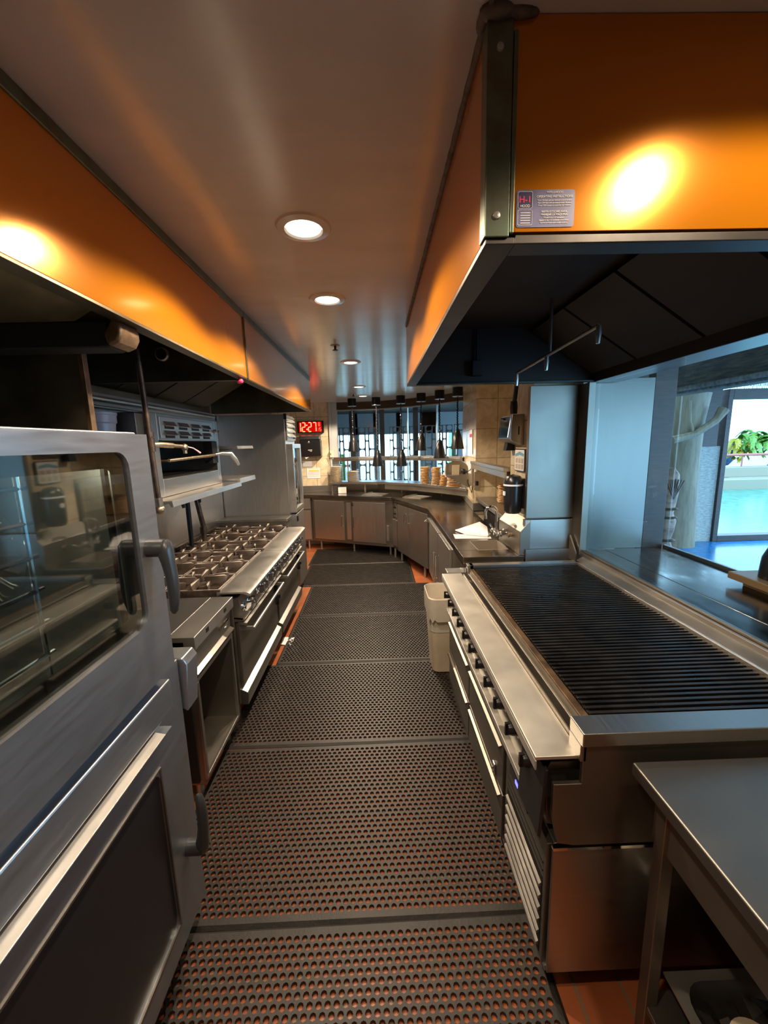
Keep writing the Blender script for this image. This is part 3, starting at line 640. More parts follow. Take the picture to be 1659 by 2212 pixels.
# ================================================================== BACK / RIGHT COUNTER
CT = .955
FRONT = [(-1.76, 6.72), (-1.14, 6.72), (.22, 6.10), (.635, 4.92), (.625, 3.6), (.61, 2.76)]
BACK = [(1.05, 2.76), (1.05, 3.26), (1.06, 3.30), (1.15, 4.68), (1.28, 5.93), (.94, 6.38), (.52, 6.74), (.01, 7.04), (-.66, 7.10), (-.78, 7.05), (-.80, 7.10), (-1.76, 7.10)]
def inset(poly, d):
    out = []
    for i, (x, y) in enumerate(poly):
        a = Vector(poly[i-1]) if i else Vector(poly[0])*2-Vector(poly[1]); b = Vector(poly[i+1]) if i < len(poly)-1 else Vector(poly[-1])*2-Vector(poly[-2])
        p = Vector((x, y)); t1 = (p-a).normalized(); t2 = (b-p).normalized(); n1 = Vector((-t1.y, t1.x)); n2 = Vector((-t2.y, t2.x)); n = (n1+n2); n = n/ n.length_squared*2
        q = p+n*d; out.append((q.x, q.y))
    return out
SKX0, SKX1, SKY0, SKY1 = .765, 1.00, 2.945, 3.24
# the slab is built with the sink hole left open
top = MB()
polyA = [(-1.76, 6.72), (-1.14, 6.72), (.22, 6.10), (.635, 4.92), (.6285, 3.9), (1.103, 3.9), (1.15, 4.68), (1.28, 5.93), (.94, 6.38), (.52, 6.74), (.01, 7.04), (-.66, 7.10), (-1.76, 7.095)]
top.prism(polyA, 'z', CT-.05, CT)
def fx(y): return .61+(y-2.76)*(.0152)
top.prism([(fx(SKY1), SKY1), (1.05, SKY1), (1.05, 3.26), (1.103, 3.9), (.6285, 3.9)], 'z', CT-.05, CT)
top.prism([(fx(2.76), 2.76), (1.05, 2.76), (1.05, SKY0), (fx(SKY0), SKY0)], 'z', CT-.05, CT)
top.prism([(fx(SKY0), SKY0), (SKX0, SKY0), (SKX0, SKY1), (fx(SKY1), SKY1)], 'z', CT-.05, CT)
top.prism([(SKX1, SKY0), (1.05, SKY0), (1.05, SKY1), (SKX1, SKY1)], 'z', CT-.05, CT)
t = Thing('worktop', 'long angled steel worktop running under the back window and along the right side', 'worktop', (.3, 5.5, CT-.05))
t.part('surface', top, mat('steel_worktop_dark', (.33, .30, .26), .20, 1, var=.25, vscale=3, rvar=.07), .003)
bs = MB().box(SKX0-.004, SKX1+.004, SKY0-.004, SKY1+.004, .76, .765)
bs.box(SKX0+.0005, SKX0+.005, SKY0+.0005, SKY1-.0005, .765, CT+.001).box(SKX1-.005, SKX1-.0005, SKY0+.0005, SKY1-.0005, .765, CT+.001).box(SKX0+.005, SKX1-.005, SKY0+.0005, SKY0+.005, .765, CT+.001).box(SKX0+.005, SKX1-.005, SKY1-.005, SKY1-.0005, .765, CT+.001)
t.part('sink_basin', bs, mat('sink_steel', (.36, .31, .25), .5, .4))
t.part('drain', MB().lathe((.89, 3.1, .765), [(.025, .002), (.03, 0)], 16), DARK)
sp = MB().prism([(1.005, CT), (1.03, CT+.01), (1.03, 1.13), (.995, 1.13), (.99, 1.12), (.99, CT)], 'y', 2.765, 3.5)
sp = MB().prism([(1.02, CT), (1.02, 1.13), (1.095, 1.215), (1.095, CT)], 'y', 2.77, 3.26)
t.part('splash_back', sp, STEELD, .004)
t.part('rear_splash', MB().box(-1.76, -.70, 7.065, 7.095, CT, 1.07), STEELX, .003)
for i, (cx, cy, a, wd, dp) in enumerate(((-.02, 6.52, -24, .36, .30), (.62, 6.06, -42, .34, .30))):
    pan = MB().frame('z', 0, .008, -wd/2, wd/2, -dp/2, dp/2, .02).box(-wd/2+.02, wd/2-.02, -dp/2+.02, dp/2-.02, 0, .002)
    pan.prism([(-wd/2, 0), (-wd/2+.06, .03), (-wd/2+.06, 0)], 'y', -dp/2, dp/2)
    pan.xf(Matrix.Translation((cx, cy, CT)) @ Matrix.Rotation(math.radians(a), 4, 'Z'))
    t.part('drop_in_well', pan, STEELB)
# plate shelf on the back counter
SF = [(-.80, 6.78), (-.35, 6.76), (.12, 6.60), (.60, 6.22), (.98, 5.75), (1.22, 5.35)]
SB = [(1.285, 5.97), (.95, 6.38), (.53, 6.75), (.02, 7.05), (-.66, 7.10), (-.76, 7.05), (-.80, 7.05)]
t = Thing('plate_shelf', 'curved steel pass shelf below the back window holding stacks of plates', 'shelf', (.2, 6.7, 1.1))
t.part('board', MB().prism(SF+SB, 'z', 1.115, 1.15), STEELX, .003)
t.part('apron', MB().prism(inset(SF[2:], .03)+SB[:3], 'z', 1.03, 1.115), STEELD, .003)
for x, y in ((-.76, 6.84), (-.2, 6.9), (.42, 6.66), (1.0, 6.1)): t.part('support', MB().box(x-.012, x+.012, y-.012, y+.012, CT, 1.115), STEELD)
single('socket_box', MB().box(-.66, -.52, 6.80, 6.86, CT+.002, 1.06).lathe((-.59, 6.798, 1.01), [(.02, -.004), (.02, .002)], 14, 'y'), WHITE, 'small pale round-faced timer under the left end of the plate shelf', 'timer', (-.59, 6.83, CT), bevel=.012)
single('black_clip', MB().box(.60, .66, 6.27, 6.31, 1.02, 1.11), BLACKPL, 'little black box fixed to the front of the plate shelf, left of the plate stacks', 'box', (.63, 6.29, 1.02), bevel=.004)
# side pass shelf
t = Thing('pass_shelf', 'narrow steel pass shelf along the tiled opening behind the sink', 'shelf', (1.3, 4, 1.1))
t.part('board', MB().prism([(1.10, 3.26), (1.185, 4.70), (1.85, 4.70), (1.85, 3.26)], 'z', 1.08, 1.12), STEELX, .003)
t.part('base', MB().prism([(1.20, 3.27), (1.28, 4.69), (1.84, 4.69), (1.84, 3.27)], 'z', 0, 1.08), DARK)
t = Thing('sneeze_rail', 'sloping steel lamp rail spanning the side opening above the pass shelf', 'rail', (1.12, 4, 1.5))
t.part('rail', MB().prism([(1.05, 3.27), (1.10, 4.66), (1.19, 4.66), (1.14, 3.27)], 'z', 1.525, 1.555).prism([(1.06, 3.27), (1.11, 4.66), (1.125, 4.66), (1.075, 3.27)], 'z', 1.47, 1.525), STEELB, .002)
t.part('post', MB().box(1.115, 1.14, 4.62, 4.66, 1.30, 1.525), STEELB)
t.part('post', MB().box(1.09, 1.115, 3.27, 3.31, 1.12, 1.525), BROWN)
# ---- cabinets under the counter
def cab_face(t, p0, p1, z0, z1, items, name='front_panel'):
    p0, p1 = Vector(p0), Vector(p1); d = (p1-p0); L_ = d.length; a = math.atan2(d.y, d.x)
    M4 = Matrix.Translation((p0.x, p0.y, 0)) @ Matrix.Rotation(a, 4, 'Z')     # local: x along face, -y outwards
    t.part(name, MB().box(0, L_, 0, .03, z0, z1).xf(M4), STEELD, .003)
    for it in items:
        k, u0, u1, v0, v1 = it[:5]
        if k == 'door':
            dd = t.part('door', MB().box(u0, u1, -.025, 0, v0, v1).xf(M4), STEELV if len(it) < 7 else it[6], .004)
            if it[5] is not None:
                hu, hv0, hv1 = it[5]
                t.part('door_handle', MB().tube([(hu, -.028, hv0), (hu, -.06, hv0+.005), (hu, -.06, hv1-.005), (hu, -.028, hv1)], .007, 8).xf(M4), CHROME, parent=dd)
        elif k == 'knobplate':
            kp = t.part('control_plate', MB().box(u0, u1, -.008, 0, v0, v1).xf(M4), STEELB, .002)
            for v in (v0+(v1-v0)*.28, v0+(v1-v0)*.72):
                t.part('dial', MB().lathe(((u0+u1)/2, 0, v), [(.026, -.010), (.026, -.016), (.018, -.02), (.016, -.04), (.0001, -.042)][::1], 16, 'y').xf(M4), BLACKPL, parent=kp)
        elif k == 'strip':
            t.part('strip', MB().box(u0, u1, -.012, 0, v0, v1).xf(M4), STEELB, .003)
    return M4
B0, B1, B2, B3, B4 = (-1.74, 6.76), (-1.12, 6.76), (.245, 6.13), (.665, 4.93), (.655, 2.80)
t = Thing('base_cabinet', 'steel base cabinet with two wide doors under the back window', 'cabinet', (-.4, 6.6, 0))
L1 = (Vector(B2)-Vector(B1)).length
cab_face(t, B1, B2, .15, CT-.052, [('door', .06, .64, .20, .86, (.61, .44, .62)), ('door', .80, 1.38, .20, .86, (.83, .44, .62)), ('strip', .68, .76, .22, .84), ('strip', 1.39, 1.43, .25, .50)])
t.part('carcass', MB().prism([(-1.10, 6.80), (.26, 6.17), (.5, 6.5), (0, 6.75), (-1.10, 7.05)], 'z', .15, CT-.052), DARK)
t.part('round_lock', MB().lathe((-.395, 6.395, .82), [(.03, 0), (.03, .02)], 16, 'y'), CHROME)
for x, y in ((-.98, 6.76), (.20, 6.22), (-.4, 6.50)): t.part('leg', MB().tube([(x, y, 0), (x, y, .15)], .018), STEELB)
t = Thing('end_cabinet', 'narrow plain steel cabinet in the corner under the digital clock', 'cabinet', (-1.4, 6.9, 0))
cab_face(t, B0, (-1.13, 6.76), .15, CT-.052, [('door', .05, .60, .18, .68, None), ('door', .05, .60, .71, .89, None)])
t.part('leg', MB().tube([(-1.2, 6.80, 0), (-1.2, 6.80, .15)], .018).tube([(-1.7, 6.80, 0), (-1.7, 6.80, .15)], .018), STEELB)
t = Thing('angled_cabinet', 'angled steel cabinet with two dials and a wide door at the counter bend', 'cabinet', (.45, 5.5, 0))
L2 = (Vector(B3)-Vector(B2)).length
cab_face(t, B2, B3, .15, CT-.052, [('knobplate', .06, .17, .66, .88), ('door', .03, .20, .20, .62, None), ('door', .24, .62, .16, .88, (.58, .66, .78)), ('door', .63, 1.24, .16, .88, (.67, .66, .78))])
t.part('carcass', MB().prism([(.29, 6.13), (.70, 4.95), (1.10, 5.1), (.95, 5.9), (.6, 6.3)], 'z', .15, CT-.052), DARK)
for x, y in ((.27, 6.06), (.36, 5.85), (.62, 5.10)): t.part('leg', MB().tube([(x, y, 0), (x, y, .15)], .018), STEELB)
t = Thing('undercounter_refrigerator', 'low steel refrigerator with two doors and latches under the right worktop', 'refrigerator', (.85, 3.9, 0))
cab_face(t, B3, B4, .12, CT-.07, [('door', .08, .80, .16, .83, (.74, .30, .60)), ('door', .84, 1.50, .16, .83, (.88, .30, .60)), ('strip', 1.53, 1.58, .55, .66)])
t.part('carcass', MB().prism([(.70, 4.90), (.69, 3.30), (1.02, 3.30), (1.08, 4.6)], 'z', .12, CT-.052).box(.69, 1.02, 2.82, 3.30, .12, .74), DARK)
t.part('latch', MB().box(.615, .665, 4.84, 4.90, .80, .86).tube([(.62, 4.86, .83), (.58, 4.84, .80)], .012), CHROME, .003)
for x, y in ((.72, 4.8), (.72, 2.9), (1.0, 2.9)): t.part('leg', MB().tube([(x, y, 0), (x, y, .12)], .018), STEELD)

# ---- plates
def stack(x, y, z, r, n, M_, label, group, th=.019, jit=.009):
    pr = MB().lathe((0, 0, 0), [(r*.60, 0), (r*.66, .001), (r*.985, th*.42), (r, th*.55), (r*.985, th*.68), (r*.90, th*.62), (r*.64, th*.34), (.0001, th*.30)], 24)
    me = mesh_of('plate', pr); me.materials.append(M_)
    for k in range(n):
        o = bpy.data.objects.new('plate', me); COL.objects.link(o)
        o.location = (x+random.uniform(-jit, jit), y+random.uniform(-jit, jit), z+k*th*.86); o.rotation_euler = (0, 0, random.uniform(0, 6))
        tag(o, label, 'plate', group)
ZS = 1.1505
stack(-.685, 6.92, ZS, .102, 12, CREAMP, 'cream plate in the wrapped tall stack at the left end of the plate shelf', 'plates, wrapped tall stack', .0255, jit=.002)
stack(-.405, 6.90, ZS, .108, 8, CREAMP, 'cream plate in the wrapped low stack, second from left on the plate shelf', 'plates, wrapped low stack', .0255, jit=.002)
stack(.755, 6.13, ZS, .076, 13, WOODP, 'brown plate in the tall stack third from left on the plate shelf', 'plates, third stack', .0235)
stack(.905, 5.97, ZS, .076, 13, WOODP, 'brown plate in the tall stack fourth from left on the plate shelf', 'plates, fourth stack', .0235)
stack(.985, 5.80, ZS, .058, 8, WOODP, 'brown plate in the slim low stack beside the right end stack', 'plates, slim stack', .0235)
stack(1.105, 5.62, ZS, .108, 8, WOODP, 'brown plate in the wide low stack at the shelf end beside the tiled column', 'plates, right end stack', .0255)
stack(1.40, 4.20, 1.1205, .11, 12, WOODP, 'brown plate in the stack on the side pass shelf behind the black dispenser', 'plates on the side pass shelf')
for i, (x, y, r, h) in enumerate(((-.685, 6.92, .109, .285), (-.405, 6.90, .115, .20))):
    single('plastic_wrap', MB().lathe((x, y, ZS), [(r, .002), (r*1.03, h*.3), (r*.98, h*.7), (r, h), (r*.5, h+.008), (.0001, h+.006)], 20), WRAP, 'clear plastic wrap over the ' + ('tall' if i == 0 else 'low') + ' stack of cream plates', 'plastic wrap', (x, y, ZS))

# ---- hanging heat lamps
PD = [(-.36, 6.62, 1.66, 'leftmost'), (.03, 6.52, 1.42, 'second from left, hanging low'), (.41, 6.36, 1.42, 'third from left, hanging low'), (.70, 6.12, 1.66, 'fourth from left'), (.93, 5.83, 1.55, 'fifth from left'), (1.13, 5.55, 1.68, 'rightmost')]
for i, (x, y, z, w_) in enumerate(PD):
    t = Thing('heat_lamp', 'black bell heat lamp hanging before the back window, ' + w_ + ' of six', 'heat lamp', (x, y, H), 'hanging heat lamps')
    t.part('ceiling_canister', MB().lathe((x, y, H), [(.066, -.115), (.070, -.11), (.070, 0)], 24), LAMPBLK)
    t.part('canister_rim', MB().lathe((x, y, H-.121), [(.071, 0), (.071, .007)], 24), STEEL)
    cp = [(x+.004*math.cos(k*1.6), y+.004*math.sin(k*1.6), H-.12-(H-.12-z-.20)*k/60) for k in range(61)]
    t.part('cord', MB().tube(cp, .010, 6), LAMPBLK)
    t.part('shade', MB().lathe((x, y, z), [(.088, 0), (.090, .004), (.070, .12), (.050, .20), (.042, .21), (.034, .25), (.012, .265), (.012, .29), (.0001, .29)], 28), LAMPBLK)

# ---- things on the tiled back wall
t = Thing('digital_clock', 'red LED digital clock reading 12:27 on the tiled back wall', 'clock', (-1.115, 7.08, 2.09))
CX0, CX1, CZ0, CZ1 = -1.34, -.885, 1.99, 2.19
t.part('case', MB().box(CX0, CX1, 7.045, 7.10, CZ0, CZ1), BLACKPL, .004)
t.part('face', MB().box(CX0+.03, CX1-.035, 7.041, 7.045, CZ0+.015, CZ1-.015), REDBG)
SEG = {'0': 'abcdef', '1': 'bc', '2': 'abged', '7': 'abc', '8': 'abcdefg', '3': 'abcdg', '5': 'afgcd'}
def seg(mb, ch, x, z, w_, h, th, axis='y', dep=(7.037, 7.041)):
    g = {'a': (0, h, w_, h), 'g': (0, h/2, w_, h/2), 'd': (0, 0, w_, 0), 'f': (0, h/2, 0, h), 'b': (w_, h/2, w_, h), 'e': (0, 0, 0, h/2), 'c': (w_, 0, w_, h/2)}
    for s_ in SEG[ch]:
        a, b, c, d = g[s_]; sl = .12
        if b == d: mb.box(x+a+th*.3+b*sl*0, x+c-th*.3, dep[0], dep[1], z+b-th/2, z+b+th/2)
        else: mb.box(x+a-th/2, x+a+th/2, dep[0], dep[1], z+min(b, d)+th*.3, z+max(b, d)-th*.3)
dg = MB(); seg(dg, '1', -1.325, 2.015, .045, .15, .016); seg(dg, '2', -1.252, 2.015, .050, .15, .016); seg(dg, '2', -1.147, 2.015, .050, .15, .016); seg(dg, '7', -1.065, 2.015, .050, .15, .016)
t.part('digits', dg, REDLED)
sm = MB(); seg(sm, '8', -.972, 2.105, .022, .058, .008); seg(sm, '1', -.985, 2.02, .02, .058, .008); seg(sm, '5', -.952, 2.02, .02, .058, .008)
t.part('small_digits', sm, REDLED2)
t.part('colon', MB().box(-1.18, -1.165, 7.037, 7.041, 2.115, 2.13).box(-1.18, -1.165, 7.037, 7.041, 2.045, 2.06), mat('colon_led', (1, 1, 1), emit=(1, .5, .4), estr=3))
t = Thing('towel_dispenser', 'black paper towel dispenser with grey top under the digital clock', 'dispenser', (-1.1, 7.05, 1.57))
t.part('body', MB().prism([(7.10, 1.57), (6.93, 1.59), (6.90, 1.64), (6.89, 1.87), (7.10, 1.87)], 'x', -1.295, -.935), BLACKPL, .015)
t.part('top_cover', MB().prism([(7.10, 1.875), (6.89, 1.875), (6.91, 1.93), (6.96, 1.955), (7.10, 1.96)], 'x', -1.295, -.945), DGREY, .012)
t.part('emblem', MB().ball((-1.13, 6.888, 1.84), .010, 8, (1, .3, 1)).box(-1.15, -1.11, 6.886, 6.889, 1.822, 1.825).box(-1.15, -1.08, 6.890, 6.893, 1.695, 1.705).box(-1.125, -1.085, 6.891, 6.894, 1.675, 1.680), WHITE)
t.part('towel_end', MB().prism([(-1.22, 1.575), (-1.15, 1.58), (-1.20, 1.55)], 'y', 6.94, 6.943), PAPER)
t = Thing('wall_notice', 'white printed notice with a yellow band taped to the tiles below the black dispenser', 'notice', (-1.1, 7.098, 1.3))
t.part('sheet', MB().box(-1.225, -.995, 7.094, 7.098, 1.20, 1.385), PAPER)
t.part('yellow_band', MB().box(-1.19, -1.01, 7.092, 7.094, 1.325, 1.350), YEL)
ln = MB()
for z in (1.372, 1.315, 1.30, 1.282, 1.262, 1.235): ln.box(-1.205, -1.01, 7.092, 7.094, z-.003, z+.003)
t.part('printed_line', ln, PINK)
single('wall_label', MB().box(-1.29, -1.13, 7.094, 7.098, 1.41, 1.50), PAPER, 'small faded clear label on tiles between dispenser and notice', 'label', (-1.2, 7.09, 1.45))
t = Thing('wall_switch', 'cream switch plate on the trim left of the back window', 'switch', (-.765, 7.04, 1.62))
t.part('plate', MB().box(-.80, -.73, 7.03, 7.066, 1.56, 1.68), CREAMPL, .004)
t.part('toggle', MB().box(-.785, -.778, 7.02, 7.03, 1.605, 1.635), DARK, .001)
single('wall_cable', MB().tube([(-.86, 7.09, 1.56), (-.82, 7.09, 1.45), (-.85, 7.09, 1.3), (-.83, 7.09, 1.18), (-.78, 7.05, 1.02)], .004, 6), CREAMPL, 'thin cable hanging down the tiles from the switch to the worktop', 'cable', (-.83, 7.09, 1.3))

# ---- things on the column and around the sink
t = Thing('towel_cabinet', 'steel folded-towel dispenser with a side slot on the column near the hood', 'dispenser', (1.05, 3.05, 1.78))
t.part('case', MB().prism([(1.10, 1.97), (1.01, 1.965), (.985, 1.79), (1.01, 1.775), (1.10, 1.74)], 'y', 2.97, 3.22), STEEL, .006)
t.part('slot', MB().box(1.055, 1.063, 2.967, 2.971, 1.82, 1.88), DARK)
t.part('door', MB().prism([(1.005, 1.955), (.998, 1.955), (.976, 1.80), (.984, 1.80)], 'y', 2.98, 3.21), CHROME, .002)
t.part('lock', MB().lathe((.995, 3.12, 1.94), [(.0001, -.012), (.007, -.010), (.007, .004)], 10, 'x'), DARK)
single('soap_box', MB().prism([(1.10, 1.80), (1.045, 1.78), (1.03, 1.70), (1.10, 1.70)], 'y', 3.16, 3.24), DARK, 'small black soap dispenser behind and below the steel towel dispenser', 'dispenser', (1.07, 3.2, 1.7), bevel=.004)
single('column_conduit', MB().tube([(1.02, 2.93, H), (1.02, 2.94, 2.15), (1.02, 2.97, 2.06)], .016, 12).lathe((1.02, 2.98, 2.02), [(.026, -.05), (.028, .0), (.024, .04)], 14), BLACKPL, 'black conduit dropping from the ceiling to the steel towel dispenser', 'conduit', (1.02, 2.95, 2.0))
t = Thing('wall_card', 'framed instruction card on the column above the black dispenser', 'sign', (1.09, 3.0, 1.5))
t.part('frame', MB().prism(rrect(2.90, 3.11, 1.545, 1.715, .015), 'x', 1.085, 1.098), DGREY)
t.part('card', MB().prism(rrect(2.908, 3.102, 1.553, 1.707, .012), 'x', 1.082, 1.085), PAPER)
cd = MB()
for r_ in range(2):
    for k in range(3): cd.box(1.0805, 1.082, 2.925+k*.058, 2.965+k*.058, 1.565+r_*.045, 1.60+r_*.045)
t.part('picture_panels', cd, CREAMPL)
t.part('heading', MB().prism([(2.92, 1.68), (3.0, 1.695), (3.09, 1.675), (3.09, 1.655), (3.0, 1.67), (2.92, 1.66)], 'x', 1.0805, 1.082), mat('card_blue', (.2, .45, .6), .5))
t = Thing('cup_dispenser', 'tall black cylindrical dispenser with a white band on the steel wall by the sink', 'dispenser', (1.03, 2.95, 1.25))
cx, cy = 1.010, 2.915
prof = [(.052, 0), (.064, .02), (.066, .10), (.068, .22), (.066, .25), (.05, .275), (.0001, .29)]
t.part('barrel', MB().lathe((cx, cy, 1.245), prof, 28).box(1.03, 1.10, cy-.03, cy+.03, 1.28, 1.50), BLACKPL)
t.part('band', MB().lathe((cx, cy, 1.245+.205), [(.070, 0), (.070, .012)], 28), PAPER)
t.part('label_plate', MB().box(cx-.075, cx-.066, cy-.03, cy+.0, 1.38, 1.41), WHITE)
t.part('wall_plate', MB().box(1.097, 1.10, 2.84, 2.99, 1.23, 1.50), STEELD)
# faucet
t = Thing('faucet', 'chrome gooseneck faucet with two handles on the splash behind the sink', 'faucet', (1.0, 3.05, 1.06))
ar = [(.955, 3.12, 1.03)]+[(.955-.0*k, 3.12, 1.03+.19*k/6) for k in range(1, 7)]+[(.955-.045*(1-math.cos(a)), 3.12-.01*math.sin(a), 1.22+.045*math.sin(a)) for a in [PI*k/8 for k in range(1, 9)]]+[(.865, 3.12, 1.18)]
t.part('spout', MB().tube(ar, .011, 12).lathe((.865, 3.12, 1.165), [(.014, 0), (.014, .025)], 12), CHROME)
t.part('body', MB().tube([(1.02, 3.12, 1.06), (.955, 3.12, 1.05)], .016).ball((.955, 3.12, 1.04), .024, 8).tube([(.96, 3.04, 1.05), (.96, 3.20, 1.05)], .013).tube([(.96, 3.04, 1.05), (1.02, 3.02, 1.06)], .014), CHROME)
for y in (3.03, 3.21): t.part('handle', MB().ball((.955, y, 1.05), .020, 8).tube([(.955, y, 1.06), (.935, y, 1.095), (.925, y, 1.10)], [.008, .007, .010]), CHROME)
t.part('valve_knob', MB().lathe((1.02, 2.95, 1.07), [(.022, -.03), (.024, -.02), (.015, -.015), (.015, 0)], 14, 'x').tube([(1.0, 2.93, 1.07), (1.0, 2.97, 1.07)], .006), BRASS)
single('paper_sheet', MB().prism([(.665, 3.33), (.97, 3.30), (.99, 3.42), (.68, 3.50)], 'z', CT+.0005, CT+.002), PAPER, 'flat white paper sheet on the worktop beside the sink', 'paper', (.8, 3.4, CT))
t = Thing('folded_cloth', 'white folded cloth resting on the worktop behind the sink', 'cloth', (.88, 3.5, CT))
fc = MB(); P0 = [(.72, 3.62), (.78, 3.45), (.95, 3.34), (1.0, 3.42), (.99, 3.62), (.92, 3.72)]
fc.prism(P0, 'z', CT+.003, CT+.018)
t.part('lower_fold', fc, PAPER, .006)
t.part('upper_fold', MB().add([(.74, 3.62, CT+.018), (.96, 3.36, CT+.018), (1.0, 3.60, CT+.018), (.95, 3.62, CT+.085), (.90, 3.50, CT+.05), (.97, 3.44, CT+.075)], [(0, 1, 4), (1, 5, 4), (0, 4, 3), (4, 5, 3), (1, 2, 5), (2, 3, 5), (0, 3, 2), (0, 2, 1)]), PAPER, ang=80)
# corner bracket shelf on tiled column
t = Thing('corner_bracket_shelf', 'small steel bracket shelf with arched back on the tiled column edge', 'shelf', (1.05, 5.0, 1.33))
t.part('arched_back', MB().prism([(.87, 1.36), (.87, 1.44)]+[(1.02-.15*math.cos(a), 1.44+.10*math.sin(a)) for a in [PI*k/10 for k in range(11)]]+[(1.17, 1.36)], 'y', 5.05, 5.06), STEELD)
t.part('tray', MB().prism([(.86, 1.365), (1.18, 1.385), (1.18, 1.25), (1.13, 1.22)], 'y', 4.86, 5.05), STEEL, .002)
t.part('side_loop', MB().tube([(.86, 4.95, 1.48), (.855, 4.95, 1.40), (.865, 4.95, 1.355), (.90, 4.92, 1.35)], .010), WHITE)
single('menu_card', MB().obox((.985, 4.93, 1.435), Matrix.Rotation(.15, 3, 'X') @ Matrix.Identity(3), .045, .003, .06), CREAMPL, 'cream card standing on the bracket shelf by the tiled column', 'card', (.985, 4.93, 1.38))
single('black_charger', MB().ball((1.09, 4.93, 1.415), .034, 8, (1.1, .8, 1)).tube([(1.11, 4.92, 1.40), (1.15, 4.88, 1.43), (1.17, 4.82, 1.47), (1.15, 4.72, 1.47)], .005, 6).tube([(1.13, 4.90, 1.39), (1.12, 4.84, 1.28), (1.14, 4.83, 1.22), (1.16, 4.82, 1.16), (1.17, 4.80, 1.24)], .005, 6), BLACKPL, 'black charger with looping cable on the bracket shelf', 'charger', (1.09, 4.93, 1.4))
t = Thing('wall_outlet', 'steel outlet plate with a plug low on the tiled column edge', 'outlet', (1.17, 4.72, 1.28))
t.part('plate', MB().box(1.165, 1.235, 4.708, 4.72, 1.20, 1.42), STEELB, .003)
t.part('plug', MB().box(1.18, 1.21, 4.68, 4.708, 1.26, 1.31), BLACKPL, .005)
t = Thing('hanging_clipboard', 'laminated sheet hanging on the narrow side of the tiled column', 'sign', (1.2, 5.3, 1.8))
t.part('sheet', MB().prism([(1.196, 4.95), (1.190, 4.95), (1.216, 5.2), (1.222, 5.2)], 'z', 1.62, 1.92), PAPER)
t.part('red_print', MB().prism([(1.1895, 4.97), (1.186, 4.97), (1.212, 5.18), (1.2155, 5.18)], 'z', 1.83, 1.87), REDINK)

# ================================================================== RIGHT HOOD
X0, X1, Y0, Y1, Z0 = .215, 1.435, .81, 2.68, 2.14
t = Thing('exhaust_hood', 'boxy copper exhaust hood on the right above the charbroiler', 'exhaust hood', (.8, 1.7, Z0))
t.part('front_face', MB().box(X0+.035, X1, Y0, Y0+.02, Z0+.02, H-.002), COPPER, .001)
t.part('side_face', MB().box(X0, X0+.02, Y0+.02, Y1, Z0+.012, H-.002), COPPER, .001)
t.part('corner_strip', MB().box(X0-.003, X0+.042, Y0-.006, Y0+.0, Z0+.01, H-.012).box(X0-.004, X0+.0, Y0-.006, Y0+.03, Z0+.01, H-.012).box(X0+.042, X0+.05, Y0-.008, Y0, Z0+.015, H-.03), COPTRIM, .002)
for z in (2.185, 2.445): t.part('screw', MB().lathe((X0+.018, Y0-.006, z), [(.0001, -.004), (.006, -.003), (.007, 0)], 12, 'y'), STEELB)
t.part('bottom_rim', MB().box(X0, X0+.055, Y0, Y1, Z0, Z0+.012).box(X0+.055, X1, Y0, Y0+.05, Z0, Z0+.016).box(X0+.055, X1, Y1-.04, Y1, Z0, Z0+.012), mat('hood_rim_steel', (.06, .055, .05), .45, .8, var=.3, vscale=6), .002)
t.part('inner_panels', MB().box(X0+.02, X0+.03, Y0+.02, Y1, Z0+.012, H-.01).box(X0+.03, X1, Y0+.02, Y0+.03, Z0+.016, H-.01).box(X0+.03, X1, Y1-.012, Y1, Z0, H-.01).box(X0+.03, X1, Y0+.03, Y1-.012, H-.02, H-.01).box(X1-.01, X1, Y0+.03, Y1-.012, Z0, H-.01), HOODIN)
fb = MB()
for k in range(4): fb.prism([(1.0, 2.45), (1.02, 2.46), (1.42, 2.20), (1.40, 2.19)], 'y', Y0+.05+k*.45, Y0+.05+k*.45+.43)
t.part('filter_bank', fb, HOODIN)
sl = MB(); yy = Y0
while yy < Y1-.1:
    a = random.uniform(.05, .12); sl.ball((X0-.002, yy+a/2, H-.003), .009, 5, (1, a*95, .9)); yy += a*.8
sl.ball((X0+.012, Y0-.006, H-.004), .028, 7, (1.1, .6, .45)).ball((X0+.05, Y0-.004, H-.003), .02, 6, (1.8, .5, .5)).ball((X0-.008, Y0+.01, H-.003), .018, 6, (.6, 1.4, .5))
t.part('ceiling_sealant', sl, mat('grimy_sealant', (.07, .06, .055), .6, var=.5, vscale=40))
# operating sticker
sx0, sx1, sz0, sz1, sy = .2705, .378, 2.167, 2.229, Y0-.0012
s_ = t.part('instruction_sticker', MB().prism(rrect(sx0, sx1, sz0, sz1, .005), 'y', sy, Y0), STICK, label='blue operating instruction sticker')
t.part('display_box', MB().prism(rrect(sx0+.0025, sx0+.0295, sz0+.031, sz1-.003, .003), 'y', sy-.0004, sy), STICKD, parent=s_)
def txt(s, size, x, z, M_, al='CENTER', bold=True):
    t.part('lettering', text_mb(s, size, (x, sy-.0006, z), (1, 0, 0), (0, 0, 1), al, .0002, bold), M_, parent=s_)
txt('H-1', .0150, sx0+.016, sz0+.041, REDINK); txt('HOOD', .0058, sx0+.016, sz0+.0335, STICKT)
mx_ = (sx0+.033+sx1)/2
txt('INTELLI-HOOD', .0044, mx_, sz1-.0062, STICKT); txt('OPERATING INSTRUCTIONS', .0052, mx_, sz1-.0135, STICKT)
txt('Turn ON fans and set desired control button.', .0034, mx_, sz1-.019, STICKT); txt('Turn OFF fans and set control when finished.', .0034, mx_, sz1-.0232, STICKT); txt('Press 100% button to override the control.', .0034, mx_, sz1-.0274, STICKT)
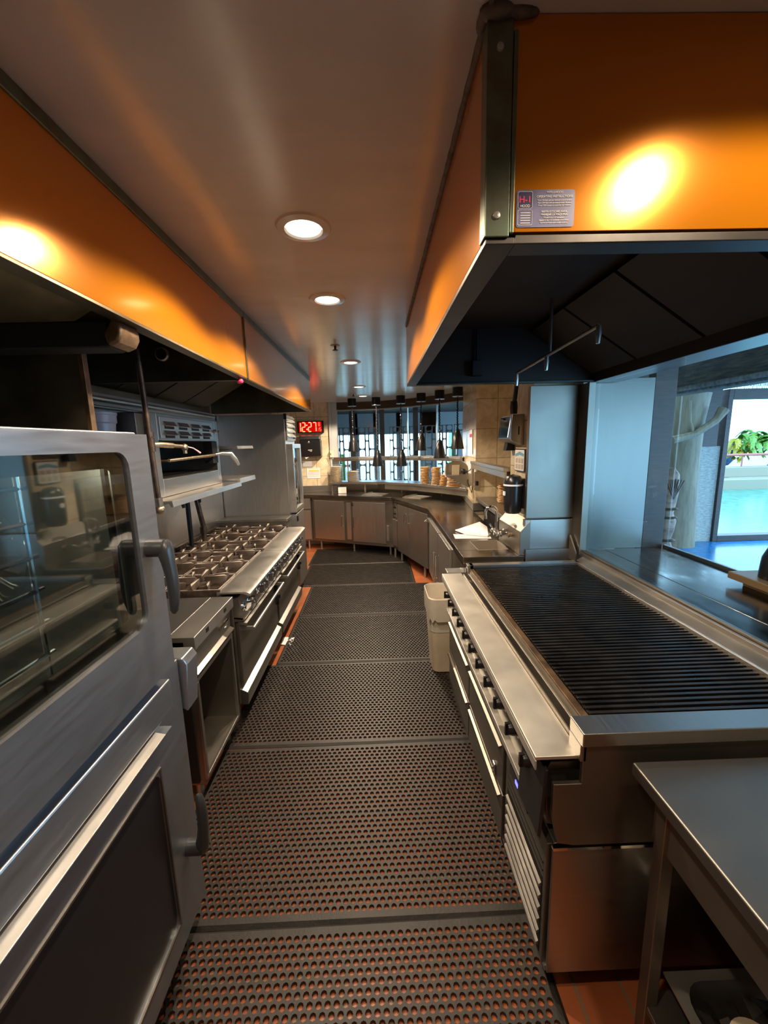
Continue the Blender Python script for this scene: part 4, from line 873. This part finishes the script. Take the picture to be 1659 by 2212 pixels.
txt('INSTRUCCIONES PARA', .0046, mx_, sz0+.0240, STICKT); txt('MANEJAR LA MAQUINA', .0046, mx_, sz0+.0192, STICKT)
for k, s in enumerate(('Prenda la luz y el ventilador.', 'Apague la luz y el ventilador al terminar.', 'Oprima el boton para anular control.')): txt(s, .0034, mx_, sz0+.0145-k*.0042, STICKT)
fr = MB()
for (a, b, c, d_) in ((sx0+.0025, sx0+.0295, sz0+.031, sz1-.003), (sx0+.0025, sx0+.0295, sz0+.003, sz0+.029)):
    ring_plate(fr, [(u, v) for u, v in rrect(a, b, c, d_, .003)], [(u, v) for u, v in rrect(a+.0006, b-.0006, c+.0006, d_-.0006, .0025)], 'y', sy-.0008, sy)
for k in range(5): fr.box(sx0+.008, sx0+.026, sy-.0006, sy, sz0+.0065+k*.0042, sz0+.0078+k*.0042)
t.part('sticker_outline', fr, STICKT, parent=s_)
# fire suppression pipe
t = Thing('suppression_pipe', 'thin steel fire suppression pipe with three nozzles hanging inside the right hood', 'pipe', (.9, 2.0, 2.2))
p0, p1 = Vector((.84, 2.42, 2.165)), Vector((.93, 1.72, 2.235))
t.part('pipe', MB().tube([p0, p1], .008).tube([(.885, 2.08, 2.20), (.885, 2.08, 2.46)], .008), STEELD)
for k, q in enumerate((0.0, .45, 1.0)):
    p = p0.lerp(p1, q); t.part('nozzle', MB().tube([p, p+Vector((0, 0, -.03)), p+Vector((0, 0, -.07))], [.009, .012, .008]), STEELB)
t = Thing('inner_conduit', 'dark conduit with small box on the inside of the right hood', 'conduit', (.6, 2.6, 2.3))
t.part('pipe', MB().tube([(.66, 2.64, 2.47), (.66, 2.64, 2.27)], .010), DARK)
t.part('box', MB().box(.625, .695, 2.61, 2.665, 2.19, 2.28), DARK, .004)

# ================================================================== CHARBROILER
t = Thing('charbroiler', 'long steel charbroiler on the right with black bar grates and wide front deck', 'grill', (1.0, 1.8, .6))
GY0, GY1 = 1.0, 2.62
body = MB().box(.60, 1.42, GY0, GY0+.04, .585, .93).box(.60, 1.42, GY1-.04, GY1, .585, .93).box(.60, .615, GY0+.04, GY1-.04, .585, .90).box(1.38, 1.42, GY0+.04, GY1-.04, .585, .93).box(.615, 1.38, GY0+.04, GY1-.04, .585, .62)
t.part('body', body, STEELD, .003)
t.part('near_side_panel', MB().prism([(.565, .86), (.565, .80), (.485, .80), (.485, .70), (.505, .60), (.555, .59), (1.42, .59), (1.42, .935), (.565, .935)], 'y', .985, 1.0), STEELD, .002)
t.part('near_end_rail', MB().box(.557, 1.42, .975, 1.055, .925, .968).box(.557, .577, .985, 1.055, .87, .925), STEEL, .004)
t.part('far_end_rail', MB().box(.615, 1.42, GY1-.05, GY1+.005, .925, .955).box(.600, .640, GY1-.05, GY1+.005, .89, .955), STEEL, .003)
t.part('front_deck', MB().box(.435, .572, 1.0, GY1+.02, .868, .880).box(.435, .441, 1.0, GY1+.02, .835, .868), mat('deck_steel_scratched', (.74, .70, .62), .46, .85, var=.06, vscale=5, rvar=.05), .003)
t.part('grease_trough', MB().box(.572, .60, 1.03, GY1-.04, .835, .85).box(.572, .578, 1.03, GY1-.04, .85, .895).prism([(.596, .84), (.602, .84), (.625, .925), (.612, .925)], 'y', 1.03, GY1-.04), STEELD, .001)
t.part('grate_frame', MB().box(.612, .640, 1.05, GY1-.05, .905, .932).box(.640, 1.36, 1.045, 1.062, .905, .935), GREASE, .003)
t.part('back_gutter', MB().prism([(1.345, .955), (1.36, .955), (1.405, .978), (1.405, .93), (1.345, .93)], 'y', 1.03, GY1), STEELB, .002)
t.part('back_guard', MB().box(1.405, 1.42, 1.0, GY1+.04, .93, 1.00), STEEL, .002)
t.part('firebox', MB().box(.64, 1.34, 1.06, GY1-.05, .70, .72), DARK)
n = 60; pitch = (GY1-.05-1.065)/n
for s0 in range(0, n, 5):
    g = MB()
    for k in range(s0, s0+5):
        y = 1.065+pitch*(k+.5)
        g.prism([(y-.0065, .940), (y+.0065, .940), (y+.0035, .915), (y-.0035, .915)], 'x', .642, 1.345)
    ya, yb = 1.065+pitch*s0+.002, 1.065+pitch*(s0+5)-.002
    g.box(.642, .652, ya, yb, .915, .934); g.box(1.333, 1.345, ya, yb, .915, .934); g.box(.88, .888, ya, yb, .912, .932); g.box(1.11, 1.118, ya, yb, .912, .932)
    t.part('grate', g, GRATE, .0012, seg=1)
# control panel and knobs
cp = t.part('control_panel', MB().prism([(.60, .835), (.495, .835), (.478, .80), (.492, .62), (.60, .60)], 'y', 1.03, GY1), STEELD, .002)
for k in range(11):
    y = 1.12+k*.142
    kb = MB().lathe((.487, y, .765), [(.0001, -.046), (.020, -.044), (.024, -.030), (.026, -.008), (.030, -.006), (.030, 0)], 20, 'x').box(.434, .452, y-.006, y+.006, .742, .788)
    kn = t.part('knob', kb, BLACKPL, .001)
    t.part('chrome_ring', MB().lathe((.487, y, .765), [(.027, -.010), (.033, -.008), (.033, -.002)], 20, 'x'), CHROME, parent=kn)
t.part('lower_ledge', MB().prism([(.60, .63), (.462, .645), (.455, .635), (.60, .61)], 'y', 1.05, 2.60), STEELB, .001)
t.part('wiring_guard', MB().prism([(.476, .835), (.466, .835), (.452, .61), (.462, .60)], 'y', 1.0, 1.17), BLACKPL, .002)
# spreader deck beyond the grill
t = Thing('spreader_table', 'narrow steel spreader deck joining the charbroiler to the sink counter', 'counter', (.9, 2.7, 0))
t.part('worktop', MB().box(.475, 1.40, 2.645, 2.745, .865, .885), STEELB, .003)
t.part('cabinet', MB().box(.66, 1.40, 2.65, 2.74, .10, .865), STEELD, .003)
t.part('foot', MB().box(.70, 1.35, 2.66, 2.73, 0, .10), DARK)
t.part('splash_wing', MB().prism([(2.66, .93), (2.76, .93), (2.76, 1.10), (2.66, .99)], 'x', 1.375, 1.385).box(1.06, 1.385, 2.752, 2.76, .885, 1.0), STEELX)

# refrigerated base under the grill
t = Thing('chef_base', 'low refrigerated drawer base with louvred vent under the charbroiler', 'refrigerator', (.95, 1.8, 0))
t.part('case', MB().box(.505, 1.36, 1.0, 2.62, .12, .582), STEELD, .004)
t.part('side_panel', MB().box(.497, 1.36, .990, 1.0, .105, .575), STEELX, .002)
t.part('top_edge', MB().box(.495, 1.36, .985, 1.0, .572, .582), CHROME)
for (ya, yb) in ((1.41, 1.995), (2.01, 2.60)):
    for (za, zb) in ((.345, .565), (.125, .335)):
        d = t.part('drawer', MB().box(.482, .505, ya, yb, za, zb), STEELD, .004)
        t.part('drawer_pull', MB().prism([(.482, zb-.012), (.468, zb-.016), (.465, zb-.024), (.470, zb-.025), (.482, zb-.022)], 'y', ya+.02, yb-.02), STEELD, .001, parent=d)
vp = t.part('vent_panel', MB().box(.488, .505, 1.01, 1.39, .115, .57), STEELD, .003)
t.part('vent_opening', MB().box(.4865, .489, 1.03, 1.365, .13, .425), DARK, parent=vp)
for k in range(6):
    z = .150+k*.046; t.part('louvre', MB().prism([(.487, z+.016), (.478, z+.010), (.478, z+.000), (.487, z+.000)], 'y', 1.035, 1.36), STEELB, .001, parent=vp)
t.part('slot', MB().box(.486, .489, 1.03, 1.36, .445, .452).box(.486, .489, 1.03, 1.36, .475, .482), DARK, parent=vp)
dp = t.part('display_panel', MB().box(.484, .489, 1.16, 1.34, .515, .555), BLACKPL, .002)
t.part('display', MB().box(.482, .484, 1.25, 1.275, .528, .542), BLUELED, parent=dp)
t.part('badge', MB().box(.474, .482, 1.50, 1.53, .34, .40), CHROME, .003)
t.part('bottom_strip', MB().box(.495, .507, 1.0, 2.61, .10, .12), STEELB)
for sy_ in (1.10, 1.8, 2.52):
    for sx_ in (.58, 1.28):
        c = t.part('caster', MB().lathe((sx_, sy_, .045), [(.02, -.015), (.045, -.013), (.045, .013), (.02, .015)], 18, 'x').box(sx_-.025, sx_+.025, sy_-.03, sy_+.03, .085, .12), BLACKPL)

# ================================================================== WORKTABLE (front right)
t = Thing('prep_table', 'plain steel prep table in the right foreground, cornering the charbroiler', 'table', (1.05, .5, 0))
t.part('tabletop', MB().box(.682, 1.42, .05, .950, .862, .900), mat('steel_table_top', (.27, .255, .23), .46, 1, var=.06, vscale=3, rvar=.04), .006, seg=3)
t.part('apron', MB().box(.735, .745, .07, .92, .69, .862).box(.745, 1.40, .90, .91, .77, .862), STEELD, .002)
t.part('side_channel', MB().box(.80, .83, .06, .90, .70, .79), STEELD, .003)
for (a, b) in ((.725, .90), (1.36, .90), (.725, .10), (1.36, .10)): t.part('leg', MB().box(a, a+.035, b-.035, b, 0, .862), STEELD, .003)
t.part('undershelf', MB().box(.73, 1.40, .07, .90, .155, .175), STEELD, .003)
t.part('back_panel', MB().box(1.0, 1.38, .875, .885, .175, .77), DARK)
t = Thing('steam_pan', 'deep steel pan wrapped in film on the undershelf of the prep table', 'pan', (.95, .6, .176))
pm = MB(); ring_plate(pm, rect_match(.765, 1.03, .33, .865), rrect(.790, 1.008, .355, .842, .06), 'z', .296, .302)
pm2 = rrect(.790, 1.008, .355, .842, .06); nn = len(pm2)
inr = [(.899+(u-.899)*.93, .5975+(v-.5975)*.95) for u, v in pm2]
pm.add([(u, v, .297) for u, v in pm2]+[(u, v, .178) for u, v in inr], [(i, (i+1) % nn, nn+(i+1) % nn, nn+i) for i in range(nn)]+[tuple(range(nn, 2*nn))])
t.part('pan', pm, STEELB)
fm = MB(); random.seed(3)
for i in range(9):
    for j in range(12):
        pass
gx, gy = 10, 14; vv = []
for j in range(gy):
    for i in range(gx):
        u, v = .795+.208*i/(gx-1), .37+.455*j/(gy-1); vv.append((u, v, .262+random.uniform(-.016, .016)+.02*((abs(i-4.5)/4.5)**3)))
fm.add(vv, [(j*gx+i, j*gx+i+1, (j+1)*gx+i+1, (j+1)*gx+i) for j in range(gy-1) for i in range(gx-1)])
t.part('film', fm, mat('black_film', (.02, .018, .017), .12), ang=10)
single('round_lid', MB().lathe((.900, .715, .289), [(.055, 0), (.060, .006), (.04, .010), (.0001, .012)], 28), CREAMPL, 'round cream lid lying in the wrapped steel pan', 'lid', (.93, .6, .28))

# ================================================================== RIGHT WINDOW, LEDGE, PATIO
wo = struct('window_5', MB().box(1.425, 1.445, -.7, 2.66, .985, 1.012), STEELD, .002)
ld = Thing('pass_ledge', 'deep steel ledge outside the right window opening beyond the charbroiler', 'ledge', (1.8, 1.2, .98))
ld.part('board', MB().box(1.605, 2.03, -.7, 2.72, .97, 1.0).box(1.447, 1.605, -.7, 2.72, .972, 1.0), mat('steel_ledge', (.20, .19, .17), .18, 1, var=.15, vscale=5, stretch=(2, 1, 1), rvar=.08), .004)
ld.part('rim', MB().box(2.03, 2.055, -.7, 2.72, .93, 1.02), STEELB, .004)
ld.part('support_wall', MB().box(1.62, 2.0, -.7, 2.72, 0, .97), WALLP)
struct('trim_9', MB().box(1.447, 1.88, 2.725, 2.74, 1.0, 2.17), mat('steel_sheet_bright', (.17, .165, .15), .34, 1, var=.03, vscale=3, stretch=(5, 5, .4), rvar=.03), .002)
struct('trim_10', MB().box(1.88, 2.03, 2.725, 2.80, 0, 2.6), BROWN, .004)
# bent acrylic guard
gp = [(1.50, 2.15)]+[(1.50, 2.15-.09*k) for k in range(1, 12)]+[(1.497-.012*k*k/3, 1.10-.028*k) for k in range(1, 4)]
ga = MB(); o = [(x, z) for x, z in gp]; i_ = [(x-.008, z) for x, z in gp][::-1]
ga.prism([(1.508, 2.14), (1.508, 1.12), (1.502, 1.06), (1.480, 1.01), (1.472, 1.012), (1.493, 1.062), (1.500, 1.12), (1.500, 2.14)], 'y', 1.98, 2.715)
single('acrylic_guard', ga, GLASS, 'clear bent acrylic guard sheet standing on the window ledge at the far end', 'guard', (1.5, 2.3, 1.0))
t = Thing('serving_tray', 'tan raised tray stand at the right edge of the window ledge', 'tray', (2.0, 1.7, 1.0))
t.part('tray', MB().box(1.86, 2.13, 1.45, 2.0, 1.028, 1.065).box(1.90, 1.96, 1.5, 1.95, 1.0, 1.028), TANBOX, .004)
single('black_urn', MB().lathe((2.0, 1.85, 1.066), [(.09, 0), (.09, .02), (.085, .10), (.06, .17), (.03, .20), (.0001, .205)], 28), BLACKPL, 'black rounded urn standing on the tan tray at the right edge', 'urn', (2.0, 1.85, 1.066))
struct('floor_patio', MB().box(2.03, 14, -4, 6.9, -.1, 0).box(1.6, 2.03, -4, 7.3, -.1, 0), BLUEFL)
struct('ceiling_patio', MB().box(1.62, 3.2, -3, 6.6, 2.75, 2.85), BAMB)
single('service_cabinet', MB().box(2.10, 2.50, 3.45, 4.1, 0, 2.7).box(2.12, 2.48, 3.43, 3.45, .5, .54).box(2.12, 2.48, 3.43, 3.45, 1.3, 1.34).box(2.12, 2.48, 3.43, 3.45, 1.75, 1.78), BROWN, 'tall dark cupboard standing on the patio just beyond the steel ledge', 'cupboard', (2.6, 3.8, 0), bevel=.006)
# bamboo woven beam
t = Thing('bamboo_beam', 'dark woven bamboo beam under the patio roof outside the right window', 'beam', (4.5, 3, 2.5))
t.part('weave', MB().box(3.2, 3.5, -2, 6.4, 2.27, 2.62), BAMB, .01)
t.part('rope', MB().tube([(3.19, -2, 2.26), (3.19, 6.4, 2.26)], .025).tube([(3.36, -2, 2.25), (3.36, 6.4, 2.25)], .02), THATCH)
t.part('board', MB().box(3.50, 3.9, -2, 6.4, 2.28, 2.33), mat('beam_board', (.16, .09, .05), .6))
# rafters + thatch beyond
for i in range(7):
    y = .3+i*1.0
    single('roof_rafter', MB().tube([(3.9, y, 2.70), (9.0, y+.3, 2.72)], .06, 8), BROWN, 'dark round rafter crossing the patio roof outside the right window', 'rafter', (6, y, 2.7), 'patio roof rafters')
struct('ceiling_patio_thatch', MB().box(3.9, 9.2, -2, 6.6, 2.82, 2.95), THATCH)
for i, x in enumerate((4.6, 5.7, 6.8)):
    single('roof_batten', MB().box(x-.03, x+.03, -1.5, 6.5, 2.60, 2.66), JAMB, 'pale thin batten under the patio rafters, ' + ('nearest', 'middle', 'farthest')[i] + ' to the kitchen', 'batten', (x, 2, 2.6), 'patio roof battens')
# patio end wall y=6.6
single('carved_column', MB().lathe((4.95, 6.35, 0), [(.26, 0), (.24, .6), (.21, 1.4), (.22, 2.0), (.27, 2.42)], 28), TRUNK, 'smooth cream tree-shaped column outside at the left of the patio opening', 'column', (4.95, 6.35, 0))
single('column_branch', MB().tube([(4.55, 6.1, 1.72), (4.85, 6.05, 1.80), (5.15, 6.05, 2.0), (5.25, 6.05, 2.16)], [.06, .05, .055, .08]).tube([(4.85, 6.08, 1.82), (4.78, 6.08, 2.0), (4.75, 6.08, 2.3)], .018), TRUNK, 'gnarled branch lamp arm reaching across the cream column', 'branch', (4.9, 6.05, 1.9))
struct('wall_patio', MB().box(5.12, 5.66, 6.5, 6.7, 0, 1.60), STONE)
struct('wall_patio_upper', MB().box(5.12, 5.55, 6.45, 6.7, 1.60, 2.6), BROWN)
struct('window_6', MB().box(5.66, 5.74, 6.45, 6.62, 0, 2.5).box(5.74, 9.0, 6.45, 6.62, 2.34, 2.5).box(5.74, 9.0, 6.45, 6.62, 0, .10), BROWN, .005)
struct('window_7', MB().box(4.25, 4.29, 7.0, 7.05, 0, 2.5).box(4.5, 4.53, 7.0, 7.05, 0, 2.5).box(3.9, 4.9, 7.0, 7.05, 2.0, 2.04).box(3.9, 4.9, 7.0, 7.05, 1.45, 1.49).box(3.9, 4.9, 7.0, 7.05, .98, 1.02), BLIND)
# pool and garden
single('pool', MB().box(5.8, 26, 6.95, 13.48, -.2, -.1), POOL, 'turquoise shallow pool water beyond the patio opening', 'pool', (12, 10, -.15), kind='stuff')
single('pool_wall', MB().box(5, 30, 13.5, 14.2, -.2, .25).box(5, 30, 14.2, 14.6, .25, .62), PLASTER, 'long cream plaster ledge along the far side of the pool', 'wall', (15, 14, 0), bevel=.03)
t = Thing('garden_railing', 'rust red railing above the cream pool ledge', 'railing', (15, 14, .6))
t.part('rail', MB().tube([(6, 14.4, 1.05), (28, 14.4, 1.05)], .045), REDRAIL)
for k in range(18): t.part('post', MB().tube([(9+k*1.1, 14.4, .6), (9+k*1.1, 14.4, 1.05)], .025), REDRAIL)
random.seed(11)
for i, (x, lab) in enumerate(((13.3, 'blue-black rock planter beyond the pool at the left foot of the palm'), (16.6, 'blue-black rock planter beyond the pool behind the palm'))):
    mb = MB()
    for k in range(14): mb.ball((x+random.uniform(-.6, .6), 15.5+random.uniform(-.3, .3), .75+random.uniform(-.5, .45)), random.uniform(.25, .4), 5)
    single('rock_planter', mb, ROCK, lab, 'rock', (x, 15.4, .5), ang=20)
mb = MB()
for k in range(5): mb.ball((15.7+random.uniform(-.45, .45), 15.0, .9+random.uniform(-.2, .25)), random.uniform(.25, .42), 6)
single('white_boulder', mb, ROCKW, 'white boulders beside the green palm in the garden', 'rock', (14.7, 15.2, .6))
def frond(mb, base, a, L_, rise, wd):
    pts = [Vector(base)+Vector((math.cos(a)*L_*s, math.sin(a)*L_*s, rise*s-rise*1.1*s*s)) for s in [k/6 for k in range(7)]]
    side = Vector((-math.sin(a), math.cos(a), 0))
    for k in range(6):
        p, q = pts[k], pts[k+1]
        w0, w1 = wd*math.sin(PI*(k+.3)/6.5), wd*math.sin(PI*(k+1.2)/7.3)
        for sg in (-1, 1):
            mb.add([p, q, q+side*sg*w1+Vector((0, 0, -w1*.4))+(q-p)*.3, p+side*sg*w0+Vector((0, 0, -w0*.4))], [(0, 1, 2, 3)])
mb = MB()
for k in range(60): frond(mb, (14.7+random.uniform(-.5, .5), 15.3+random.uniform(-.3, .3), 1.2+random.uniform(-.2, .5)), random.uniform(0, 2*PI), random.uniform(.5, .9), random.uniform(.5, 1.6), .12)
single('palm_shrub', mb, LEAF, 'bright green palm shrub in the garden beyond the pool', 'shrub', (13.6, 15.3, .8), ang=20)
mb = MB()
for k in range(26): frond(mb, (13.9+random.uniform(-.2, .2), 15.2, 1.0+random.uniform(-.2, .4)), random.uniform(0, 2*PI), random.uniform(.3, .6), random.uniform(.4, 1.2), .10)
single('yellow_shrub', mb, LEAFY, 'yellow green shrub at the left foot of the garden palm', 'shrub', (12.4, 15.2, .8), ang=20)
# thatched umbrella eave across the pool
mb = MB()
for k in range(220):
    x = 9.5+k*.06; mb.add([(x, 14.8, 3.75), (x+.07, 14.8, 3.75), (x+.04+random.uniform(-.03, .03), 14.7, 3.2+random.uniform(-.2, .15))], [(0, 1, 2)])
mb.box(9.0, 24, 14.85, 16.5, 3.7, 4.0)
single('thatched_roof', mb, THATCH, 'shaggy pale thatched roof edge across the pool', 'roof', (15, 15, 3.2), ang=10)
single('pool_hut_post', MB().lathe((8.7, 15.6, -.1), [(.3, 0), (.26, 3.9)], 16), PLASTER, 'pale post of the thatched hut across the pool', 'post', (8.7, 15.6, 0))
struct('ground_pool', MB().box(5, 40, 14.6, 40, -.2, 0).box(-8, 5, 22, 40, -.2, -.1), POOLD)
# carved figure
t = Thing('carved_figure', 'tan carved wooden post figure outside beside the acrylic guard', 'statue', (3.0, 4.1, 0))
prof = [(.10, 0), (.12, .10), (.08, .45), (.10, .60), (.065, .72), (.09, .82), (.10, .92), (.07, 1.0), (.085, 1.10), (.10, 1.25), (.09, 1.40), (.05, 1.46), (.0001, 1.47)]
t.part('body', MB().lathe((2.98, 4.0, 0), prof, 20), TIKI)
cv = MB()
for z in (.45, .72, .96, 1.05): cv.lathe((2.98, 4.0, z), [(.09, -.012), (.108, 0), (.09, .012)], 20)
for k in range(7): cv.tube([(2.98, 3.90, 1.16), (2.98+.012*(k-3)*2.4, 3.895, 1.36-.006*abs(k-3))], .006, 6)
t.part('carving', cv, mat('carving_tan_dark', (.12, .07, .04), .5))

# ================================================================== FLOOR THINGS
def mat_mesh(Wd, Ln, px=.029, py=.0255, r=.0106, th=.012):
    mb = MB(); V, F = mb.v, mb.f; rows = int((Ln-.05)/py); cols = int((Wd-.04)/px)
    ox = (Wd-cols*px)/2; oy = (Ln-rows*py)/2; zt, zb = th, .0
    for j in range(rows):
        st = j % 2; y0 = oy+j*py; y1 = y0+py; cy = (y0+y1)/2
        nc = cols-1 if st else cols; x_off = ox+(px/2 if st else 0)
        if st:
            for (xa, xb) in ((ox, ox+px/2), (ox+cols*px-px/2, ox+cols*px)):
                o = len(V); V += [(xa, y0, zt), (xb, y0, zt), (xb, y1, zt), (xa, y1, zt)]; F.append((o, o+1, o+2, o+3))
        for i in range(nc):
            x0 = x_off+i*px; x1 = x0+px; cx = (x0+x1)/2; o = len(V)
            V += [(x1, cy, zt), (x1, y1, zt), (cx, y1, zt), (x0, y1, zt), (x0, cy, zt), (x0, y0, zt), (cx, y0, zt), (x1, y0, zt)]
            V += [(cx+r*math.cos(PI/4*k), cy+r*math.sin(PI/4*k), zt) for k in range(8)]
            V += [(cx+r*math.cos(PI/4*k), cy+r*math.sin(PI/4*k), zb) for k in range(8)]
            for k in range(8):
                k2 = (k+1) % 8; F.append((o+k, o+k2, o+8+k2, o+8+k)); F.append((o+8+k, o+8+k2, o+16+k2, o+16+k))
    # borders: raised lip with slope to the floor
    a, b, c, d = ox, ox+cols*px, oy, oy+rows*py
    o = len(V); V += [(a, c, zt), (b, c, zt), (b, d, zt), (a, d, zt), (0, 0, .002), (Wd, 0, .002), (Wd, Ln, .002), (0, Ln, .002), (0, 0, 0), (Wd, 0, 0), (Wd, Ln, 0), (0, Ln, 0),
                      (.012, .012, zt), (Wd-.012, .012, zt), (Wd-.012, Ln-.012, zt), (.012, Ln-.012, zt)]
    for k in range(4):
        k2 = (k+1) % 4; F.append((o+k, o+12+k, o+12+k2, o+k2)); F.append((o+12+k, o+4+k, o+4+k2, o+12+k2)); F.append((o+4+k, o+8+k, o+8+k2, o+4+k2))
    return mb
MW, ML = 1.50, .905
mme = mesh_of('rubber_mat', mat_mesh(MW, ML), ang=30); mme.materials.append(RUBBER)
ML_ = ['nearest the camera', 'second from camera, beside the louvred vent', 'third from camera, beside the griddle stand', 'fourth from camera, ending near the waste bin',
       'fifth from camera, beyond the waste bin', 'sixth from camera', 'farthest, reaching the back cabinets']
MY = [.302, 1.210, 2.122, 3.035, 3.955, 4.865, 5.775]
MXs = [-.945, -.945, -.965, -.870, -.865, -1.03, -1.06]
for i in range(7):
    o = bpy.data.objects.new('rubber_mat', mme); COL.objects.link(o); o.location = (MXs[i], MY[i], .0015); o.rotation_euler = (0, 0, [.012, .006, 0, 0, .003, 0, 0][i])
    tag(o, 'black perforated rubber floor mat, ' + ML_[i], 'floor mat', 'perforated floor mats')
# trash bin
t = Thing('waste_bin', 'slim cream waste bin with a clear liner folded over its rim by the grill end', 'bin', (.48, 2.9, 0))
bx = MB(); lo_ = rrect(.40, .59, 2.83, 3.09, .05); hi_ = rrect(.368, .605, 2.785, 3.135, .06); nn = len(lo_)
bx.add([(u, v, .02) for u, v in lo_]+[(u, v, .62) for u, v in hi_]+[(u*.97+.4865*.03, v*.97+2.96*.03, .62) for u, v in hi_]+[(u*.95+.4865*.05, v*.95+2.96*.05, .03) for u, v in lo_],
       [(i, (i+1) % nn, nn+(i+1) % nn, nn+i) for i in range(nn)]+[(nn+i, nn+(i+1) % nn, 2*nn+(i+1) % nn, 2*nn+i) for i in range(nn)]+[(2*nn+i, 2*nn+(i+1) % nn, 3*nn+(i+1) % nn, 3*nn+i) for i in range(nn)]+[tuple(range(nn-1, -1, -1)), tuple(range(3*nn, 4*nn))])
t.part('bin_body', bx, CREAMPL)
lm = MB(); R_ = [(.0, 1.03, .66), (.0, 1.05, .672), (0, .93, .672), (0, .90, .45)]
rows = [(1.03, .46), (1.05, .56), (1.045, .628), (.99, .635), (.93, .62), (.90, .36)]
vs = []
for (s_, z) in rows:
    for k, (u, v) in enumerate(hi_):
        j = random.uniform(-.006, .006) if z < .6 else 0
        vs.append((.4865+(u-.4865)*(s_+j), 2.96+(v-2.96)*(s_+j), z+(random.uniform(-.03, .03) if z == .46 else 0)))
lm.add(vs, [(r_*nn+i, r_*nn+(i+1) % nn, (r_+1)*nn+(i+1) % nn, (r_+1)*nn+i) for r_ in range(len(rows)-1) for i in range(nn)])
t.part('liner', lm, BAG)
for (x, y, r_, lab) in ((-.86, 3.42, .3, 'crumpled paper scrap on the tiles beside the far range'), (.60, 3.62, .1, 'dirty white scrap of paper on the tiles by the undercounter refrigerator')):
    mb = MB(); random.seed(int(y*10)); vv = []
    for j in range(6):
        for i in range(6): vv.append((x-.05+.02*i+random.uniform(-.008, .008), y-.06+.026*j+random.uniform(-.01, .01), .004+random.uniform(0, .012)))
    mb.add(vv, [(j*6+i, j*6+i+1, (j+1)*6+i+1, (j+1)*6+i) for j in range(5) for i in range(5)])
    single('paper_scrap', mb, PAPER, lab, 'litter', (x, y, 0), ang=15)
